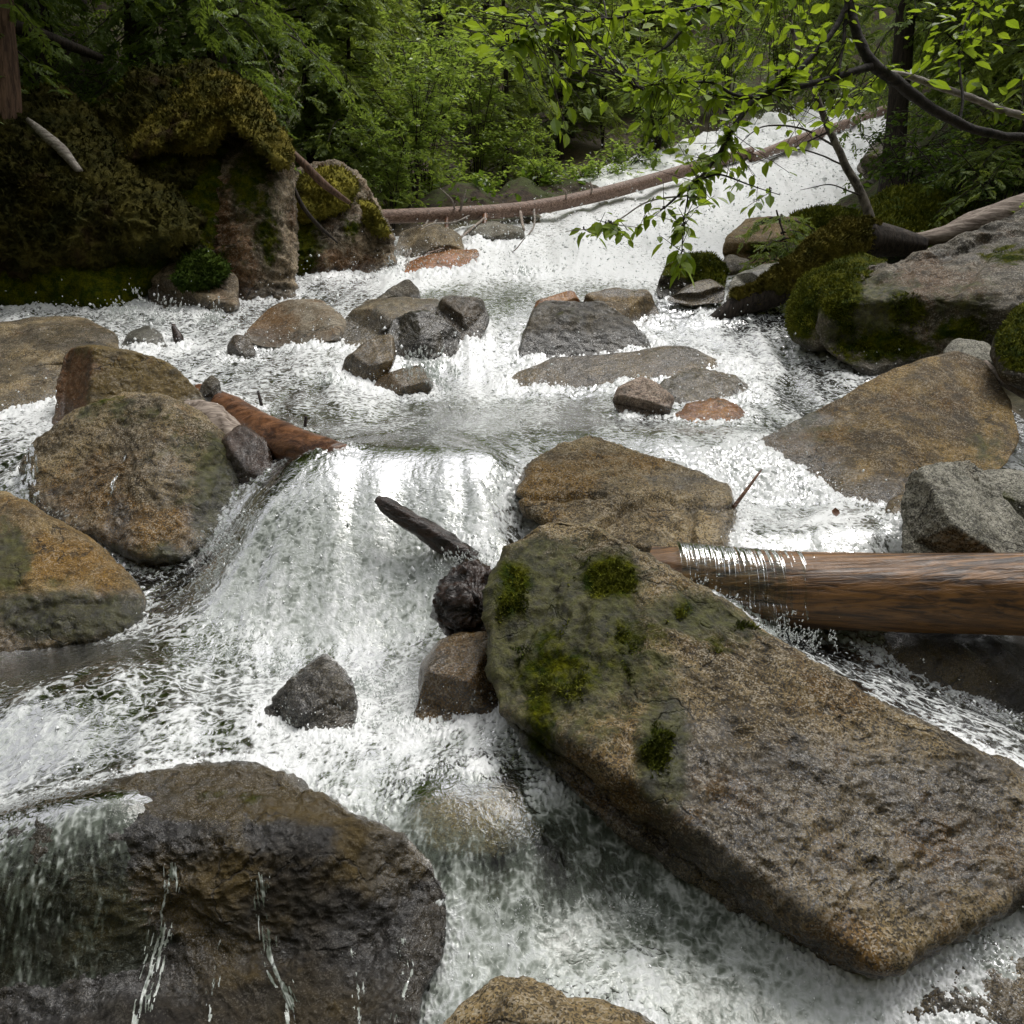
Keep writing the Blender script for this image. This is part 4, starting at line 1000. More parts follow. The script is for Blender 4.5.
for lam in (0.009, 0.016, 0.03, 0.065, 0.14, 0.3, 0.6):
    # each wavelength shows where it spans a few millimetres of the view or more
    rel = lam / (dist * 0.006)
    wgt = np.exp(-(np.log(rel / 0.75) / 0.75) ** 2)
    sel = (wgt > 0.03) & keep
    if not sel.any(): continue
    a = lic(WX[sel], lam, lam * 2.6, lam * 100, 6)
    b = pnoise(P3[sel] / lam + 31) + 0.6 * pnoise(P3[sel] / lam * 2.1 + 57)
    st[sel] += wgt[sel] * a
    it[sel] += wgt[sel] * b
    hh[sel] += wgt[sel] * lam * (0.45 * a + 0.55 * b)
fl = lic(WX, 0.16, 1.1, 77, 8) * np.clip(2.2 - dist / 6, 0, 1) + lic(WX, 0.5, 3.0, 78, 8) * np.clip(dist / 6 - .6, 0, 1)
big = fbm(P3 / np.clip(dist, 2, 30)[:, None] * 4.0, 2.2, 4, 0.55, 8, True)
rough = np.clip(0.15 + 0.9 * np.clip(foam, 0, 1) + 0.35 * np.clip(slope, 0, 1.2), 0.08, 1.5)
calm = np.clip(foam / 0.3, 0.15, 1)
disp = hh * rough * calm * 0.10 + 0.0035 * dist * fl * rough * calm + np.clip(foam - .25, 0, 1) * 0.010 * dist * (big - 0.1) + 0.004 * dist * pnoise(P3 / (0.08 * dist[:, None]))* calm
# rocks: froth and pile-up where the water meets them
from mathutils.kdtree import KDTree
RV = np.concatenate([v[::max(1, len(v) // 6000)] for v in ROCK_V])
RV = RV[np.abs(RV[:, 2] - water_z(RV[:, :2])) < 0.10]
kd = KDTree(len(RV))
for ii, p in enumerate(RV): kd.insert(p, ii)
kd.balance()
sub = np.arange(0, len(WX), 1).reshape(NCOL, NROW)[::4, ::4]
dr = np.array([kd.find((WX[q, 0], WX[q, 1], wz[q]))[2] for q in sub.ravel()]).reshape(sub.shape)
ci = np.arange(NCOL) / 4; ri = np.arange(NROW) / 4
c0i = np.clip(ci.astype(int), 0, sub.shape[0] - 2); r0i = np.clip(ri.astype(int), 0, sub.shape[1] - 2)
fc, fr = np.clip(ci - c0i, 0, 1)[:, None], np.clip(ri - r0i, 0, 1)[None]
DR = (dr[c0i][:, r0i] * (1 - fc) + dr[c0i + 1][:, r0i] * fc) * (1 - fr) + (dr[c0i][:, r0i + 1] * (1 - fc) + dr[c0i + 1][:, r0i + 1] * fc) * fr
DR = DR.ravel()
edge = np.exp(-(DR / (0.012 * dist + 0.02)) ** 2)
moving = np.clip(foam * 3, 0, 1)
foam_l = foam + 0.25 * edge * moving + (0.08 + 0.16 * np.clip(slope - .6, 0, 1)) * st + 0.08 * it + 0.15 * fl + 0.24 * (big - 0.15)
disp = disp + 0.012 * edge * moving * (1 + it) * np.clip(dist / 4, .6, 3)
V = np.c_[WX, wz]
i = np.arange(NCOL - 1)[:, None] * NROW + np.arange(NROW - 1)[None]
Q = np.stack([i, i + 1, i + NROW + 1, i + NROW], -1).reshape(-1, 4)
kq = keep[Q].all(1)
Q = Q[kq]
Nw = vnormals(V, Q)
Nw[Nw[:, 2] < 0] *= -1
V = V + Nw * disp[:, None]
used = np.zeros(len(V), bool); used[Q.ravel()] = True
remap = np.cumsum(used) - 1
Vw, Qw = V[used], remap[Q]
me = new_mesh('water', Vw, Qw)
attr(me, 'foam', foam_l[used]); attr(me, 'dist', dist[used])
m = NT('stream_water')
co = m.coord()
fo = m.attr('foam'); di = m.attr('dist')
inv = m.math('DIVIDE', 4.0, di)
vs = m.n('ShaderNodeVectorMath', operation='SCALE', i_0=co)
m.set(vs.inputs['Scale'], inv)
cs = vs.outputs[0]
def ridged(vec, scale, detail, dist):
    nd = m.n('ShaderNodeTexNoise', noise_type='RIDGED_MULTIFRACTAL', i_Vector=vec, i_Scale=scale, i_Detail=detail, i_Distortion=dist)
    nd.inputs['Roughness'].default_value = 0.6
    nd.inputs['Lacunarity'].default_value = 2.1
    nd.inputs['Gain'].default_value = 1.2
    nd.inputs['Offset'].default_value = 0.7
    nd.normalize = True
    return nd.outputs[0]
# white threads of foam drawn into nets, with beads along them
vein = m.math('SUBTRACT', ridged(co, 13, 5, 1.1), 0.31)
vein2 = m.math('SUBTRACT', ridged(co, 30, 4, 0.8), 0.31)
fine2 = m.math('SUBTRACT', m.noise(co, 95, 4, 0.7, 0.3), 0.5)
fa = m.math('ADD', fo, m.math('ADD', m.math('ADD', m.math('MULTIPLY', vein, 1.0), m.math('MULTIPLY', vein2, 0.52)), m.math('MULTIPLY', fine2, 0.32)))
mask = m.math('MULTIPLY', m.ramp(fa, 0.40, 1.05), 0.95)
hb = m.math('ADD', m.noise(co, 22, 5, 0.6, 0.8), m.math('MULTIPLY', vein2, 0.35))
nw = m.bump(hb, 0.4, 0.010)
nf = m.bump(hb, 0.5, 0.014)
gl = m.n('ShaderNodeBsdfGlossy', i_Roughness=0.08, i_Normal=nw)
trn = m.n('ShaderNodeBsdfTransparent', i_Color=(0.80, 0.84, 0.78))
turb = m.n('ShaderNodeBsdfPrincipled', i_Roughness=0.3, i_Normal=nw)
m.set(turb.inputs['Base Color'], m.mix(m.ramp(fa, -0.05, 0.75), (0.10, 0.118, 0.09), (0.44, 0.47, 0.43)))
m.set(turb.inputs['IOR'], 1.33); m.set(turb.inputs['Specular IOR Level'], 0.3)
mx = m.n('ShaderNodeMixShader')
# the deeper and the more aerated, the milkier
m.set(mx.inputs[0], m.ramp(fo, -0.3, 0.4, 0.03, 0.94))
m.t.links.new(trn.outputs[0], mx.inputs[1]); m.t.links.new(turb.outputs[0], mx.inputs[2])
fr_ = m.n('ShaderNodeFresnel', i_IOR=1.33, i_Normal=nw)
mw = m.n('ShaderNodeMixShader')
m.t.links.new(fr_.outputs[0], mw.inputs[0]); m.t.links.new(mx.outputs[0], mw.inputs[1]); m.t.links.new(gl.outputs[0], mw.inputs[2])
fm = m.bsdf(m.mix(m.ramp(fo, 0.55, 1.0), (0.47, 0.49, 0.48), (0.76, 0.77, 0.765)), 0.5, 0.4, nf)
mf = m.n('ShaderNodeMixShader')
m.set(mf.inputs[0], mask)
m.t.links.new(mw.outputs[0], mf.inputs[1]); m.t.links.new(fm, mf.inputs[2])
M['water'] = m.done(mf.outputs[0])
tag(link('water', me, M['water']), kind='structure')

# ------------------------------------------------------------------ spray: drops thrown above the broken water
def drops_mesh(P, rad, stretch_v, r):
    n = len(P)
    base = np.array([[1, 0, 0], [-1, 0, 0], [0, 1, 0], [0, -1, 0], [0, 0, 1], [0, 0, -1]], float)
    F = np.array([[0, 2, 4], [2, 1, 4], [1, 3, 4], [3, 0, 4], [2, 0, 5], [1, 2, 5], [3, 1, 5], [0, 3, 5]])
    VV = base[None] * rad[:, None, None] * r.uniform(.7, 1.3, (n, 1, 3))
    VV = VV + (VV @ stretch_v[:, :, None]) * stretch_v[:, None, :] * 1.2
    VV = VV + P[:, None]
    FF = (np.arange(n)[:, None, None] * 6 + F[None]).reshape(-1, 3)
    return VV.reshape(-1, 3), FF
ND = N_DROPS
# splash strength: broken water, steep water and water at the rocks
px, py, _ = PRJ(V)
pwr = used * np.clip(foam - .3, 0, 1) * (0.3 + 1.2 * np.clip(slope, 0, 1) + .8 * edge)
area = (dist / 4) ** 2
pr = pwr * np.clip(1.0, 0, 1)
pr = pr / pr.sum()
ix = rng.choice(len(V), ND, p=pr)
fv = np.c_[look(DX, WX[ix]), look(DY, WX[ix]), -look(SL, WX[ix])]
fv /= np.linalg.norm(fv, axis=1)[:, None]
hgt = rng.exponential(0.005, ND) * dist[ix] * (0.5 + 0.6 * edge[ix] + .6 * np.clip(slope[ix], 0, 1))
P = V[ix] + Nw[ix] * hgt[:, None] + np.c_[np.zeros((ND, 2)), hgt * .5] + rng.normal(size=(ND, 3)) * 0.004 * dist[ix][:, None]
rd = np.exp(rng.normal(math.log(0.00045), 0.5, ND)) * dist[ix]
rd *= np.clip(1.2 - hgt / (0.05 * dist[ix]), 0.35, 1.2)
sv = fv + rng.normal(size=(ND, 3)) * .35
sv /= np.linalg.norm(sv, axis=1)[:, None]
VV, FF = drops_mesh(P, rd, sv, rng)
m = NT('spray')
M['spray'] = m.done(m.bsdf((0.80, 0.82, 0.82), 0.12, 0.6))
tag(link('spray', new_mesh('spray', VV, None, FF), M['spray']), 'white spray thrown up where the stream breaks over its boulders', 'spray', kind='stuff')

# ------------------------------------------------------------------ trickles over the dark foreground boulder and other small falls
mb = MB()
def on_rock(label, pts, lift=0.008):
    FV, FN = FRONT[label]
    qx, qy, qt = PRJ(FV)
    pts = np.array(pts, float)
    ts = []
    for (x, y) in pts:
        d2 = (qx - x) ** 2 + (qy - y) ** 2
        k = np.argpartition(d2, 40)[:40]
        ts.append(qt[k].min())
    ts = np.convolve(np.pad(ts, 3, 'edge'), np.ones(7) / 7, 'valid')
    return U(pts[:, 0], pts[:, 1], ts - lift)
FGR = 'dark rounded boulder in the lower left corner with thin trickles running down its face'
r2 = np.random.default_rng(11)
def trickle(label, path, r0, breaks=0.1, lift=0.011, sub=3, spread=5):
    for q in range(sub):
        pp = smooth_path(path, 60)
        sd = path[0][0] * .37 + q * 5.1
        pp[:, 0] += (q - (sub - 1) / 2) * spread * (0.35 + 0.65 * pnoise(np.c_[pp[:, 1] * .03, np.full(60, sd), np.full(60, .5)]))
        pp[:, 0] += 3.0 * pnoise(np.c_[pp[:, 1] * 0.05, np.full(60, sd), np.full(60, 1.5)])
        a0 = int(r2.uniform(0, 8)); a1 = int(r2.uniform(48, 60))
        P = on_rock(label, pp[a0:a1], lift)
        for _ in range(2): P[1:-1] = (P[:-2] + 2 * P[1:-1] + P[2:]) / 4
        n = len(P)
        w_ = np.clip(0.55 + pnoise(np.c_[np.arange(n) * 0.3, np.full(n, sd), np.full(n, 2.2)]) * 1.3, .12, 1.6) * np.clip(np.minimum(np.arange(n), n - 1 - np.arange(n)) / 6, .1, 1)
        V_, Q_, T_ = tube_arrays(P, r0 * w_, 7)
        mb.add(V_, Q_, T_)
        k = r2.integers(0, n, 8)
        D_, F_ = drops_mesh(P[k] + r2.normal(size=(8, 3)) * .008, r0 * r2.uniform(.3, .8, 8), np.tile([0, 0, -1.0], (8, 1)), r2)
        mb.add(D_, None, F_)
def burst(px_, py_, t, n, v, spread, T0, r0, up=0.0):
    """water flung along ballistic paths: threads that break up into drops"""
    p0 = U(px_, py_, t)
    for q in range(n):
        vel = np.array(v) + r2.normal(size=3) * spread
        tt_ = np.linspace(0, T0 * r2.uniform(.5, 1.1), 12)
        s0 = p0 + r2.normal(size=3) * np.array([.05, .03, .02]) * t / 4
        P = s0 + vel * tt_[:, None] + np.array([0, 0, -4.9]) * (tt_ ** 2)[:, None]
        i0 = r2.integers(0, 8); i1 = i0 + r2.integers(2, 5)
        w_ = r0 * .7 * np.clip(r2.normal(.7, .3, i1 - i0), .2, 1.4) * np.linspace(1, .3, i1 - i0)
        V_, Q_, T_ = tube_arrays(P[i0:i1], w_, 6)
        mb.add(V_, Q_, T_)
        nd = 12
        k = r2.integers(2, 12, nd)
        D_, F_ = drops_mesh(P[k] + r2.normal(size=(nd, 3)) * .015 * t / 4, r0 * r2.uniform(.35, 1.0, nd), np.tile(vel / np.linalg.norm(vel), (nd, 1)), r2)
        mb.add(D_, None, F_)
LB = 'big round granite boulder at the left of the main fall'
# thinner spray along the curtain's foot (the curtain itself is built below)
for x in np.linspace(704, 826, 14):
    burst(x, 632 + r2.uniform(-8, 8), 3.98, 3, (r2.normal() * .2, -.25, .5), .2, .2, .005)
# churned foot of the main fall
for x, y, t in [(235,660,4.15),(275,672,4.05),(315,682,3.98),(355,690,3.93),(395,690,3.93),(200,650,4.25),(430,700,3.8)]:
    burst(x, y, t, 12, (0, -.3, .9), .35, .24, .0055)
# splashes
for a_ in [(432,388,7.5,16,(0,-.3,1.7),.35,.32,.012), (420,372,7.6,8,(.2,-.2,1.5),.3,.3,.011), (350,392,7.7,14,(-.2,-.3,1.2),.4,.28,.011), (225,325,9.3,10,(0,-.2,1.2),.4,.3,.013),
           (160,318,9.4,12,(0,-.2,1.4),.4,.32,.012), (120,318,9.5,10,(-.2,-.2,1.3),.4,.32,.012), (400,268,11.8,10,(0,-.3,1.2),.5,.3,.016), (530,285,11.6,10,(0,-.3,1.4),.5,.3,.016),
           (265,515,4.95,30,(-.5,-.6,.3),.35,.34,.007), (250,540,4.9,26,(-.7,-.5,.5),.4,.34,.007), (230,570,4.75,26,(-.6,-.4,.6),.45,.3,.006), (205,590,4.75,16,(-.4,-.3,.8),.4,.3,.006),
           (300,735,3.58,10,(0,-.2,.9),.3,.2,.005), (355,735,3.56,12,(.1,-.2,1.0),.3,.22,.005), (410,735,3.5,14,(0,-.2,1.0),.3,.22,.005), (480,700,3.6,12,(.1,-.2,.8),.3,.22,.005),
           (520,925,2.85,20,(.1,-.3,.8),.35,.22,.004), (620,915,2.85,16,(.1,-.2,.8),.3,.22,.004), (760,640,3.86,20,(.2,-.2,.9),.35,.24,.005), (700,600,4.0,10,(.2,-.2,.8),.3,.2,.005),
           (480,560,4.5,16,(-.2,-.4,.7),.35,.25,.006), (505,500,5.1,12,(-.3,-.4,.8),.35,.25,.007), (455,575,4.3,10,(-.3,-.3,.7),.3,.22,.005), (50,520,5.1,10,(.3,-.3,.4),.3,.22,.005), (100,790,3.2,14,(.1,-.4,.5),.3,.2,.004), (20,830,3.05,14,(.1,-.5,.4),.3,.22,.004)]:
    burst(*a_)
m = NT('clear_water')
gl = m.n('ShaderNodeMixShader', i_0=0.38)
m.t.links.new(m.n('ShaderNodeBsdfTransparent', i_Color=(.93, .95, .93)).outputs[0], gl.inputs[1])
m.t.links.new(m.bsdf((0.66, 0.68, 0.67), 0.08, 0.9, m.bump(m.noise(m.coord(), 60, 4), 0.6, 0.01)), gl.inputs[2])
M['clear'] = m.done(gl.outputs[0])
tag(mb.build('water_trickles', M['clear']), kind='structure')

# ------------------------------------------------------------------ sheet of water draped over the left part of the wet log
nu, nv = 260, 150
PL = smooth_path(U(np.array([675, 780, 900]), np.array([578, 588, 592]), np.array([4.385, 4.26, 4.2])), 60)
uu = np.linspace(0, 40, nu)
C = np.stack([np.interp(uu, np.arange(60), PL[:, k]) for k in range(3)], -1)
vv = np.linspace(0, 1, nv)
rl = .183
sheet = np.zeros((nu, nv, 3))
for k, v in enumerate(vv):
    if v < .5:
        th = R(115) - v / .5 * R(125)        # from behind the crest, over the top, to a little below the front
        off = np.array([0, -math.cos(th), math.sin(th)])
        sheet[:, k] = C + off * rl
    else:
        dz = (v - .5) / .5
        sheet[:, k] = C + np.array([0, -math.cos(R(-10)) * rl - .10 * dz ** .7, math.sin(R(-10)) * rl - .27 * dz])
SV = sheet.reshape(-1, 3)
ui = np.repeat(np.arange(nu), nv); vi = np.tile(vv, nu)
stq = pnoise(np.c_[ui * .11, vi * 2.0, np.zeros(len(ui))]) + .7 * pnoise(np.c_[ui * .31, vi * 3.0, np.full(len(ui), 4.)]) + .4 * pnoise(np.c_[ui * .8, vi * 9.0, np.full(len(ui), 9.)])
SV = SV + np.c_[np.zeros(len(ui)), -0.012 * (1 + stq) * (0.4 + vi), 0.006 * stq]
thin = stq - 1.6 * np.clip(vi - .45, 0, 1) - 1.3 * np.clip((ui / nu - .55) / .45, 0, 1) + 0.6
i = np.arange(nu - 1)[:, None] * nv + np.arange(nv - 1)[None]
Qs = np.stack([i, i + nv, i + nv + 1, i + 1], -1).reshape(-1, 4)
Qs = Qs[(thin[Qs] > 0).all(1)]
us = np.zeros(len(SV), bool); us[Qs.ravel()] = True
rm = np.cumsum(us) - 1
me = new_mesh('water_curtain', SV[us], rm[Qs])
attr(me, 'foam', (-.62 + .30 * stq + 1.25 * np.clip(vi - .3, 0, 1))[us]); attr(me, 'dist', np.full(us.sum(), 4.2))
tag(link('water_curtain', me, M['water']), kind='structure')

# ------------------------------------------------------------------ thin films running down the boulders
def film(label, path, wid, lift, cut, na=46, nb=150):
    pc = smooth_path(path, nb)
    cols = []
    for q in np.linspace(-.5, .5, na):
        pp = pc.copy()
        pp[:, 0] += q * wid * (0.7 + .3 * np.linspace(0, 1, nb)) + 2.5 * pnoise(np.c_[pc[:, 1] * .03, np.full(nb, q * 2), np.full(nb, wid * .1)])
        cols.append(on_rock(label, pp, lift))
    P = np.stack(cols)
    a = np.repeat(np.linspace(-.5, .5, na), nb); b = np.tile(np.linspace(0, 1, nb), na)
    n1 = pnoise(np.c_[a * wid * .22, b * 5, np.full(len(a), wid)]) + .6 * pnoise(np.c_[a * wid * .6, b * 11, np.full(len(a), wid + 3)]) + .4 * pnoise(np.c_[a * wid * 1.2, b * 34, np.full(len(a), wid + 7)])
    V = P.reshape(-1, 3) + np.c_[np.zeros(len(a)), -.005 * (1 + n1), np.zeros(len(a))]
    th = n1 + cut - 2.4 * np.abs(a) ** 1.5 - .8 * np.clip(.12 - b, 0, 1) * 8
    i = np.arange(na - 1)[:, None] * nb + np.arange(nb - 1)[None]
    Q = np.stack([i, i + nb, i + nb + 1, i + 1], -1).reshape(-1, 4)
    return V, Q[(th[Q] > 0).all(1)], .18 + .36 * n1
FV_, FQ_, FA_ = [], [], []
nn_ = 0
for lab, path, wid, lift, cut in [
    (FGR, [(258,862), (264,905), (272,960), (287,1000), (296,1045)], 34, .012, .12), (FGR, [(172,852), (170,890), (158,950), (143,1000), (136,1045)], 40, .012, .08),
    (FGR, [(350,940), (360,985), (360,1045)], 26, .010, -.1), (FGR, [(222,930), (216,980), (208,1045)], 26, .010, -.15), (FGR, [(400,930), (408,970), (398,1020)], 30, .010, -.1),
    (LB, [(32,440), (28,475), (30,515)], 26, .012, .35), (LB, [(127,450), (117,478), (108,505)], 10, .006, .05)]:
    V, Q, f_ = film(lab, path, wid, lift, cut)
    FV_.append(V); FQ_.append(Q + nn_); FA_.append(f_); nn_ += len(V)
V, Q, f_ = np.concatenate(FV_), np.concatenate(FQ_), np.concatenate(FA_)
us = np.zeros(len(V), bool); us[Q.ravel()] = True
rm = np.cumsum(us) - 1
me = new_mesh('water_film', V[us], rm[Q])
attr(me, 'foam', f_[us]); attr(me, 'dist', np.full(us.sum(), 3.0))
tag(link('water_film', me, M['water']), kind='structure')
# ------------------------------------------------------------------ trees
def rotz(a):
    c, s = np.cos(a), np.sin(a)
    z, o = np.zeros_like(a), np.ones_like(a)
    return np.stack([np.stack([c, -s, z], -1), np.stack([s, c, z], -1), np.stack([z, z, o], -1)], -2)
def scatter(TV, TF, pos, ax, up, scl):
    """copies of a small template: local x along ax, z near up"""
    x = ax / (np.linalg.norm(ax, axis=1)[:, None] + 1e-9)
    y = np.cross(up, x); y /= np.linalg.norm(y, axis=1)[:, None] + 1e-9
    z = np.cross(x, y)
    Mx = np.stack([x, y, z], -1) * np.reshape(scl, (-1, 1, 1))
    V = np.einsum('nij,kj->nki', Mx, TV) + pos[:, None]
    F = TF[None] + (np.arange(len(pos)) * len(TV))[:, None, None]
    return V.reshape(-1, 3), F.reshape(-1, TF.shape[1])
# broad leaf: 1 long, folded along the midrib, drooping tip
LEAF_V = np.array([[0, 0, 0], [.3, .27, .05], [.62, .25, .03], [1, 0, -.10], [.62, -.25, .03], [.3, -.27, .05], [.45, 0, -.03]])
LEAF_F = np.array([[0, 6, 1], [1, 6, 2], [2, 6, 3], [3, 6, 4], [4, 6, 5], [5, 6, 0]])
# simple leaf for distant crowns
LEAFS_V = np.array([[0, 0, 0], [.5, .28, .06], [1, 0, -.08], [.5, -.28, .06]])
LEAFS_F = np.array([[0, 2, 1], [0, 3, 2]])
def frond_template(r, nb=6):
    """flat lacy hemlock spray, 1 long"""
    V, F = [], []
    def blade(p, d, L, w_):
        d = np.array(d) / np.linalg.norm(d)
        s = np.array([-d[1], d[0], 0])
        b = len(V)
        V.extend([p, p + d * L * .5 + s * w_ + [0, 0, r.normal() * .03], p + d * L + [0, 0, -.15 * L], p + d * L * .5 - s * w_ + [0, 0, r.normal() * .03]])
        F.extend([[b, b + 2, b + 1], [b, b + 3, b + 2]])
    for k in range(nb):
        x = 0.05 + 0.9 * (k + r.uniform(-.3, .3)) / nb
        p = np.array([x, 0, -.12 * x * x])
        for sgn in (1, -1):
            L = (0.50 - 0.36 * x) * r.uniform(.6, 1.3)
            a = r.uniform(.7, 1.15)
            d = [math.cos(a), sgn * math.sin(a), -.15]
            blade(p, d, L, .055)
            blade(p + np.array(d) * L * .45, [math.cos(a - .7), sgn * math.sin(a - .7), -.15], L * .5, .045)
    blade(np.array([.85, 0, -.09]), [1, 0, -.15], .2, .04)
    return np.array(V), np.array(F)
FR = [frond_template(np.random.default_rng(20 + k)) for k in range(4)]
def conifer_mesh(name, H, base, Rb, nbr, mat, seed, droop=.35, fr_len=.55, fpb=9):
    r = np.random.default_rng(seed)
    mb = MB(); wd = MB()
    hs_ = base + (H - base) * r.uniform(0, 1, nbr) ** 1.1
    az = r.uniform(0, 2 * np.pi, nbr)
    for h, a in zip(hs_, az):
        L = Rb * (1 - (h - base) / (H - base)) ** .8 * r.uniform(.65, 1.15) + .25
        s = np.linspace(0, 1, fpb)
        out = np.array([math.cos(a), math.sin(a), 0])
        P = np.outer(s * L, out) + np.array([0, 0, h]) + np.c_[np.zeros((fpb, 2)), L * (.22 * s - (.22 + droop) * s * s)]
        V_, Q_, T_ = tube_arrays(P, np.linspace(.012 + .006 * L, .004, fpb), 4, False)
        wd.add(V_, Q_)
        tan = np.gradient(P, axis=0)
        tan /= np.linalg.norm(tan, axis=1)[:, None] + 1e-9
        side = np.cross(tan, [0, 0, 1.0])
        side /= np.linalg.norm(side, axis=1)[:, None] + 1e-9
        bright = r.normal(0, .13)
        pos, dirs, scl = [], [], []
        for k in range(1, fpb):
            for sg in (1, -1):
                ll = (L * .38 * (1 - .75 * s[k]) + .12) * r.uniform(.5, 1.2)
                d = tan[k] * r.uniform(.5, 1.0) + sg * side[k] + np.array([0, 0, -.12])
                d /= np.linalg.norm(d)
                nf = max(2, int(ll / (fr_len * .55)))
                for q in range(nf):
                    f = (q + r.uniform(0, .8)) / nf
                    pos.append(P[k] + d * ll * f + [0, 0, -.18 * ll * f * f + r.normal() * .02])
                    dirs.append(d + r.normal(size=3) * .35 + np.array([0, 0, -.15]))
                    scl.append(fr_len * r.uniform(.6, 1.25))
        n = len(pos)
        pick = r.integers(0, 4, n)
        for v in range(4):
            qk = np.where(pick == v)[0]
            if len(qk) == 0: continue
            up = np.tile([0, 0, 1.0], (len(qk), 1)) + r.normal(size=(len(qk), 3)) * .3
            V_, F_ = scatter(FR[v][0], FR[v][1], np.array(pos)[qk], np.array(dirs)[qk], up, np.array(scl)[qk])
            va = np.repeat(np.clip(r.normal(.45 + bright, .2, len(qk)), 0, 1), len(FR[v][0]))
            mb.add(V_, None, F_, va)
    nn_ = mb.n
    Vn, _, T = mb.arrays()
    V, Q, _ = wd.arrays()
    me = new_mesh(name, np.concatenate([Vn, V]), Q + nn_, T, False)
    attr(me, 'var', np.concatenate(mb.A + [np.zeros(len(V))]))
    me.materials.append(M[mat]); me.materials.append(M['bark_dark'])
    mi = np.zeros(len(me.polygons), np.int32); mi[:len(Q)] = 1
    me.polygons.foreach_set('material_index', mi)
    return me
def trunk_mesh(H, r0, mat, seed, lean=(0, 0)):
    r = np.random.default_rng(seed)
    n = 40
    s = np.linspace(0, 1, n)
    P = np.c_[lean[0] * s + .06 * np.sin(s * 7 + seed), lean[1] * s + .06 * np.cos(s * 6 + seed), -.4 + (H + .4) * s]
    rad = r0 * (1 - .9 * s) * (1 + .7 * np.exp(-s * H / .35)) + .006
    V, Q, T = tube_arrays(P, rad, 14)
    a = fbm(V * np.array([6, 6, .8]), 1.0, 3)
    V = V + vnormals(V, Q, T) * (a * r0 * .25)[:, None]
    me = new_mesh('trunk', V, Q, T)
    me.materials.append(M[mat])
    return me
CON = {
 'tall': (conifer_mesh('tall', 14, 3.2, 2.7, 80, 'needle', 31, .45, .34, 9), trunk_mesh(14, .22, 'bark_dark', 1)),
 'tall2': (conifer_mesh('tall2', 16, 4.5, 3.0, 80, 'needle', 32, .5, .36, 9), trunk_mesh(16, .26, 'bark_red', 2)),
 'young': (conifer_mesh('young', 5.5, .4, 1.7, 70, 'needle_light', 33, .4, .24, 8), trunk_mesh(5.5, .08, 'bark_dark', 3)),
 'young2': (conifer_mesh('young2', 7.5, .8, 2.0, 75, 'needle_light', 34, .5, .27, 9), trunk_mesh(7.5, .11, 'bark_dark', 4)),
 'low': (conifer_mesh('low', 11, 1.6, 2.5, 80, 'needle', 35, .55, .32, 9), trunk_mesh(11, .18, 'bark_dark', 5)),
 'sapling': (conifer_mesh('sapling', 1.0, .12, .34, 26, 'needle_light', 36, .3, .12, 5), trunk_mesh(1.0, .014, 'bark_dark', 6)),
}
def conifer(kind, xy, label, group=None, rot=None, scale=1.0, name='conifer', dz=0.0):
    cm, tm = CON[kind]
    xy = np.array(xy, float)
    zz = ground_z(xy[None])[0] + dz
    root = empty(name, (xy[0], xy[1], zz), label, 'tree', group)
    root.rotation_euler = (0, 0, rng.uniform(0, 6.28) if rot is None else rot)
    root.scale = (scale,) * 3
    t = link('trunk', tm, None, root)
    link('crown', cm, None, root)
    return root
def at(px, t):  # plan position under a picture column at a depth
    p = U(px, 300, t)
    return p[0], p[1]
# left bank conifers
for kind, px, t, sc, label in [
    ('tall2', 14, 10.6, 1.0, 'dark thick trunked conifer rising from the dark mossy mound at the left edge'),
    ('tall', 158, 14.5, 1.0, 'reddish trunked conifer behind the mossy slope, right of the fallen trunk in the corner'),
    ('low', 232, 14.2, .9, 'drooping hemlock directly behind the upright rock face'),
    ('young2', 318, 16.0, 1.0, 'pale green young hemlock with sweeping boughs above the second rock face'),
    ('low', 95, 17.5, 1.0, 'dark hemlock in the gloom above the fallen trunk'),
    ('young2', 372, 19.0, 1.0, 'leaning young hemlock left of the bright leafy shrub'),
    ('young', 352, 15.6, .8, 'small bright hemlock just above the left end of the fallen log'),
    ('low', 62, 13.6, .8, 'hemlock with low dark boughs just right of the thick trunk in the corner'), ('low', 128, 19.5, 1.1, 'hemlock in the dark gap above the mossy slope'),
    ('tall', -60, 14.0, 1.0, 'hemlock out beyond the left edge that shades the mossy mound'),
    ('low', -110, 10.5, 1.0, 'low hemlock at the very left edge over the mossy mound'),
    ('young2', 445, 25.0, 1.1, 'straight hemlock behind the bright leafy shrub'),
    ('young', 560, 24.5, .9, 'feathery young hemlock above the ferns by the cascade'),
    ('young2', 505, 22.5, .8, 'brownish green hemlock leaning over the middle of the fallen log'),
    ('young2', 640, 29.0, 1.0, 'hemlock behind the pale flowering shrub at the cascade head'),
    ('young2', 590, 32.0, 1.3, 'tall hemlock behind the ferns, seen through the hanging leaves'),
    # right bank
    ('tall', 884, 14.2, .8, 'slim reddish trunk standing before the dark grey boulder at the cascade edge'),
    ('young2', 985, 15.5, .9, 'young hemlock in the shade behind the overhanging limb'),
    ('low', 1040, 13.5, .9, 'dark hemlock at the right edge behind the pale limb'),
    ('young', 1010, 11.0, .62, 'bright low hemlock with layered boughs at the right edge below the limbs'),
    ('low', 968, 19.5, .85, 'hemlock behind the slim reddish trunk on the right bank'),
    ('tall2', 1120, 17.0, 1.0, 'tall hemlock beyond the right edge above the large mossy boulder'),
    ('young2', 820, 31.0, .9, 'pale hemlock directly above the head of the cascade'),
    ('tall', 985, 24.0, 1.0, 'tall hemlock far up the right bank behind the young one in the shade')]:
    conifer(kind, at(px, t), label, 'hemlocks on the banks', scale=sc)
conifer('sapling', at(778, 10.6), 'tiny thin sapling growing between the square tan boulder and the flat slab', None, scale=1.15, name='sapling')
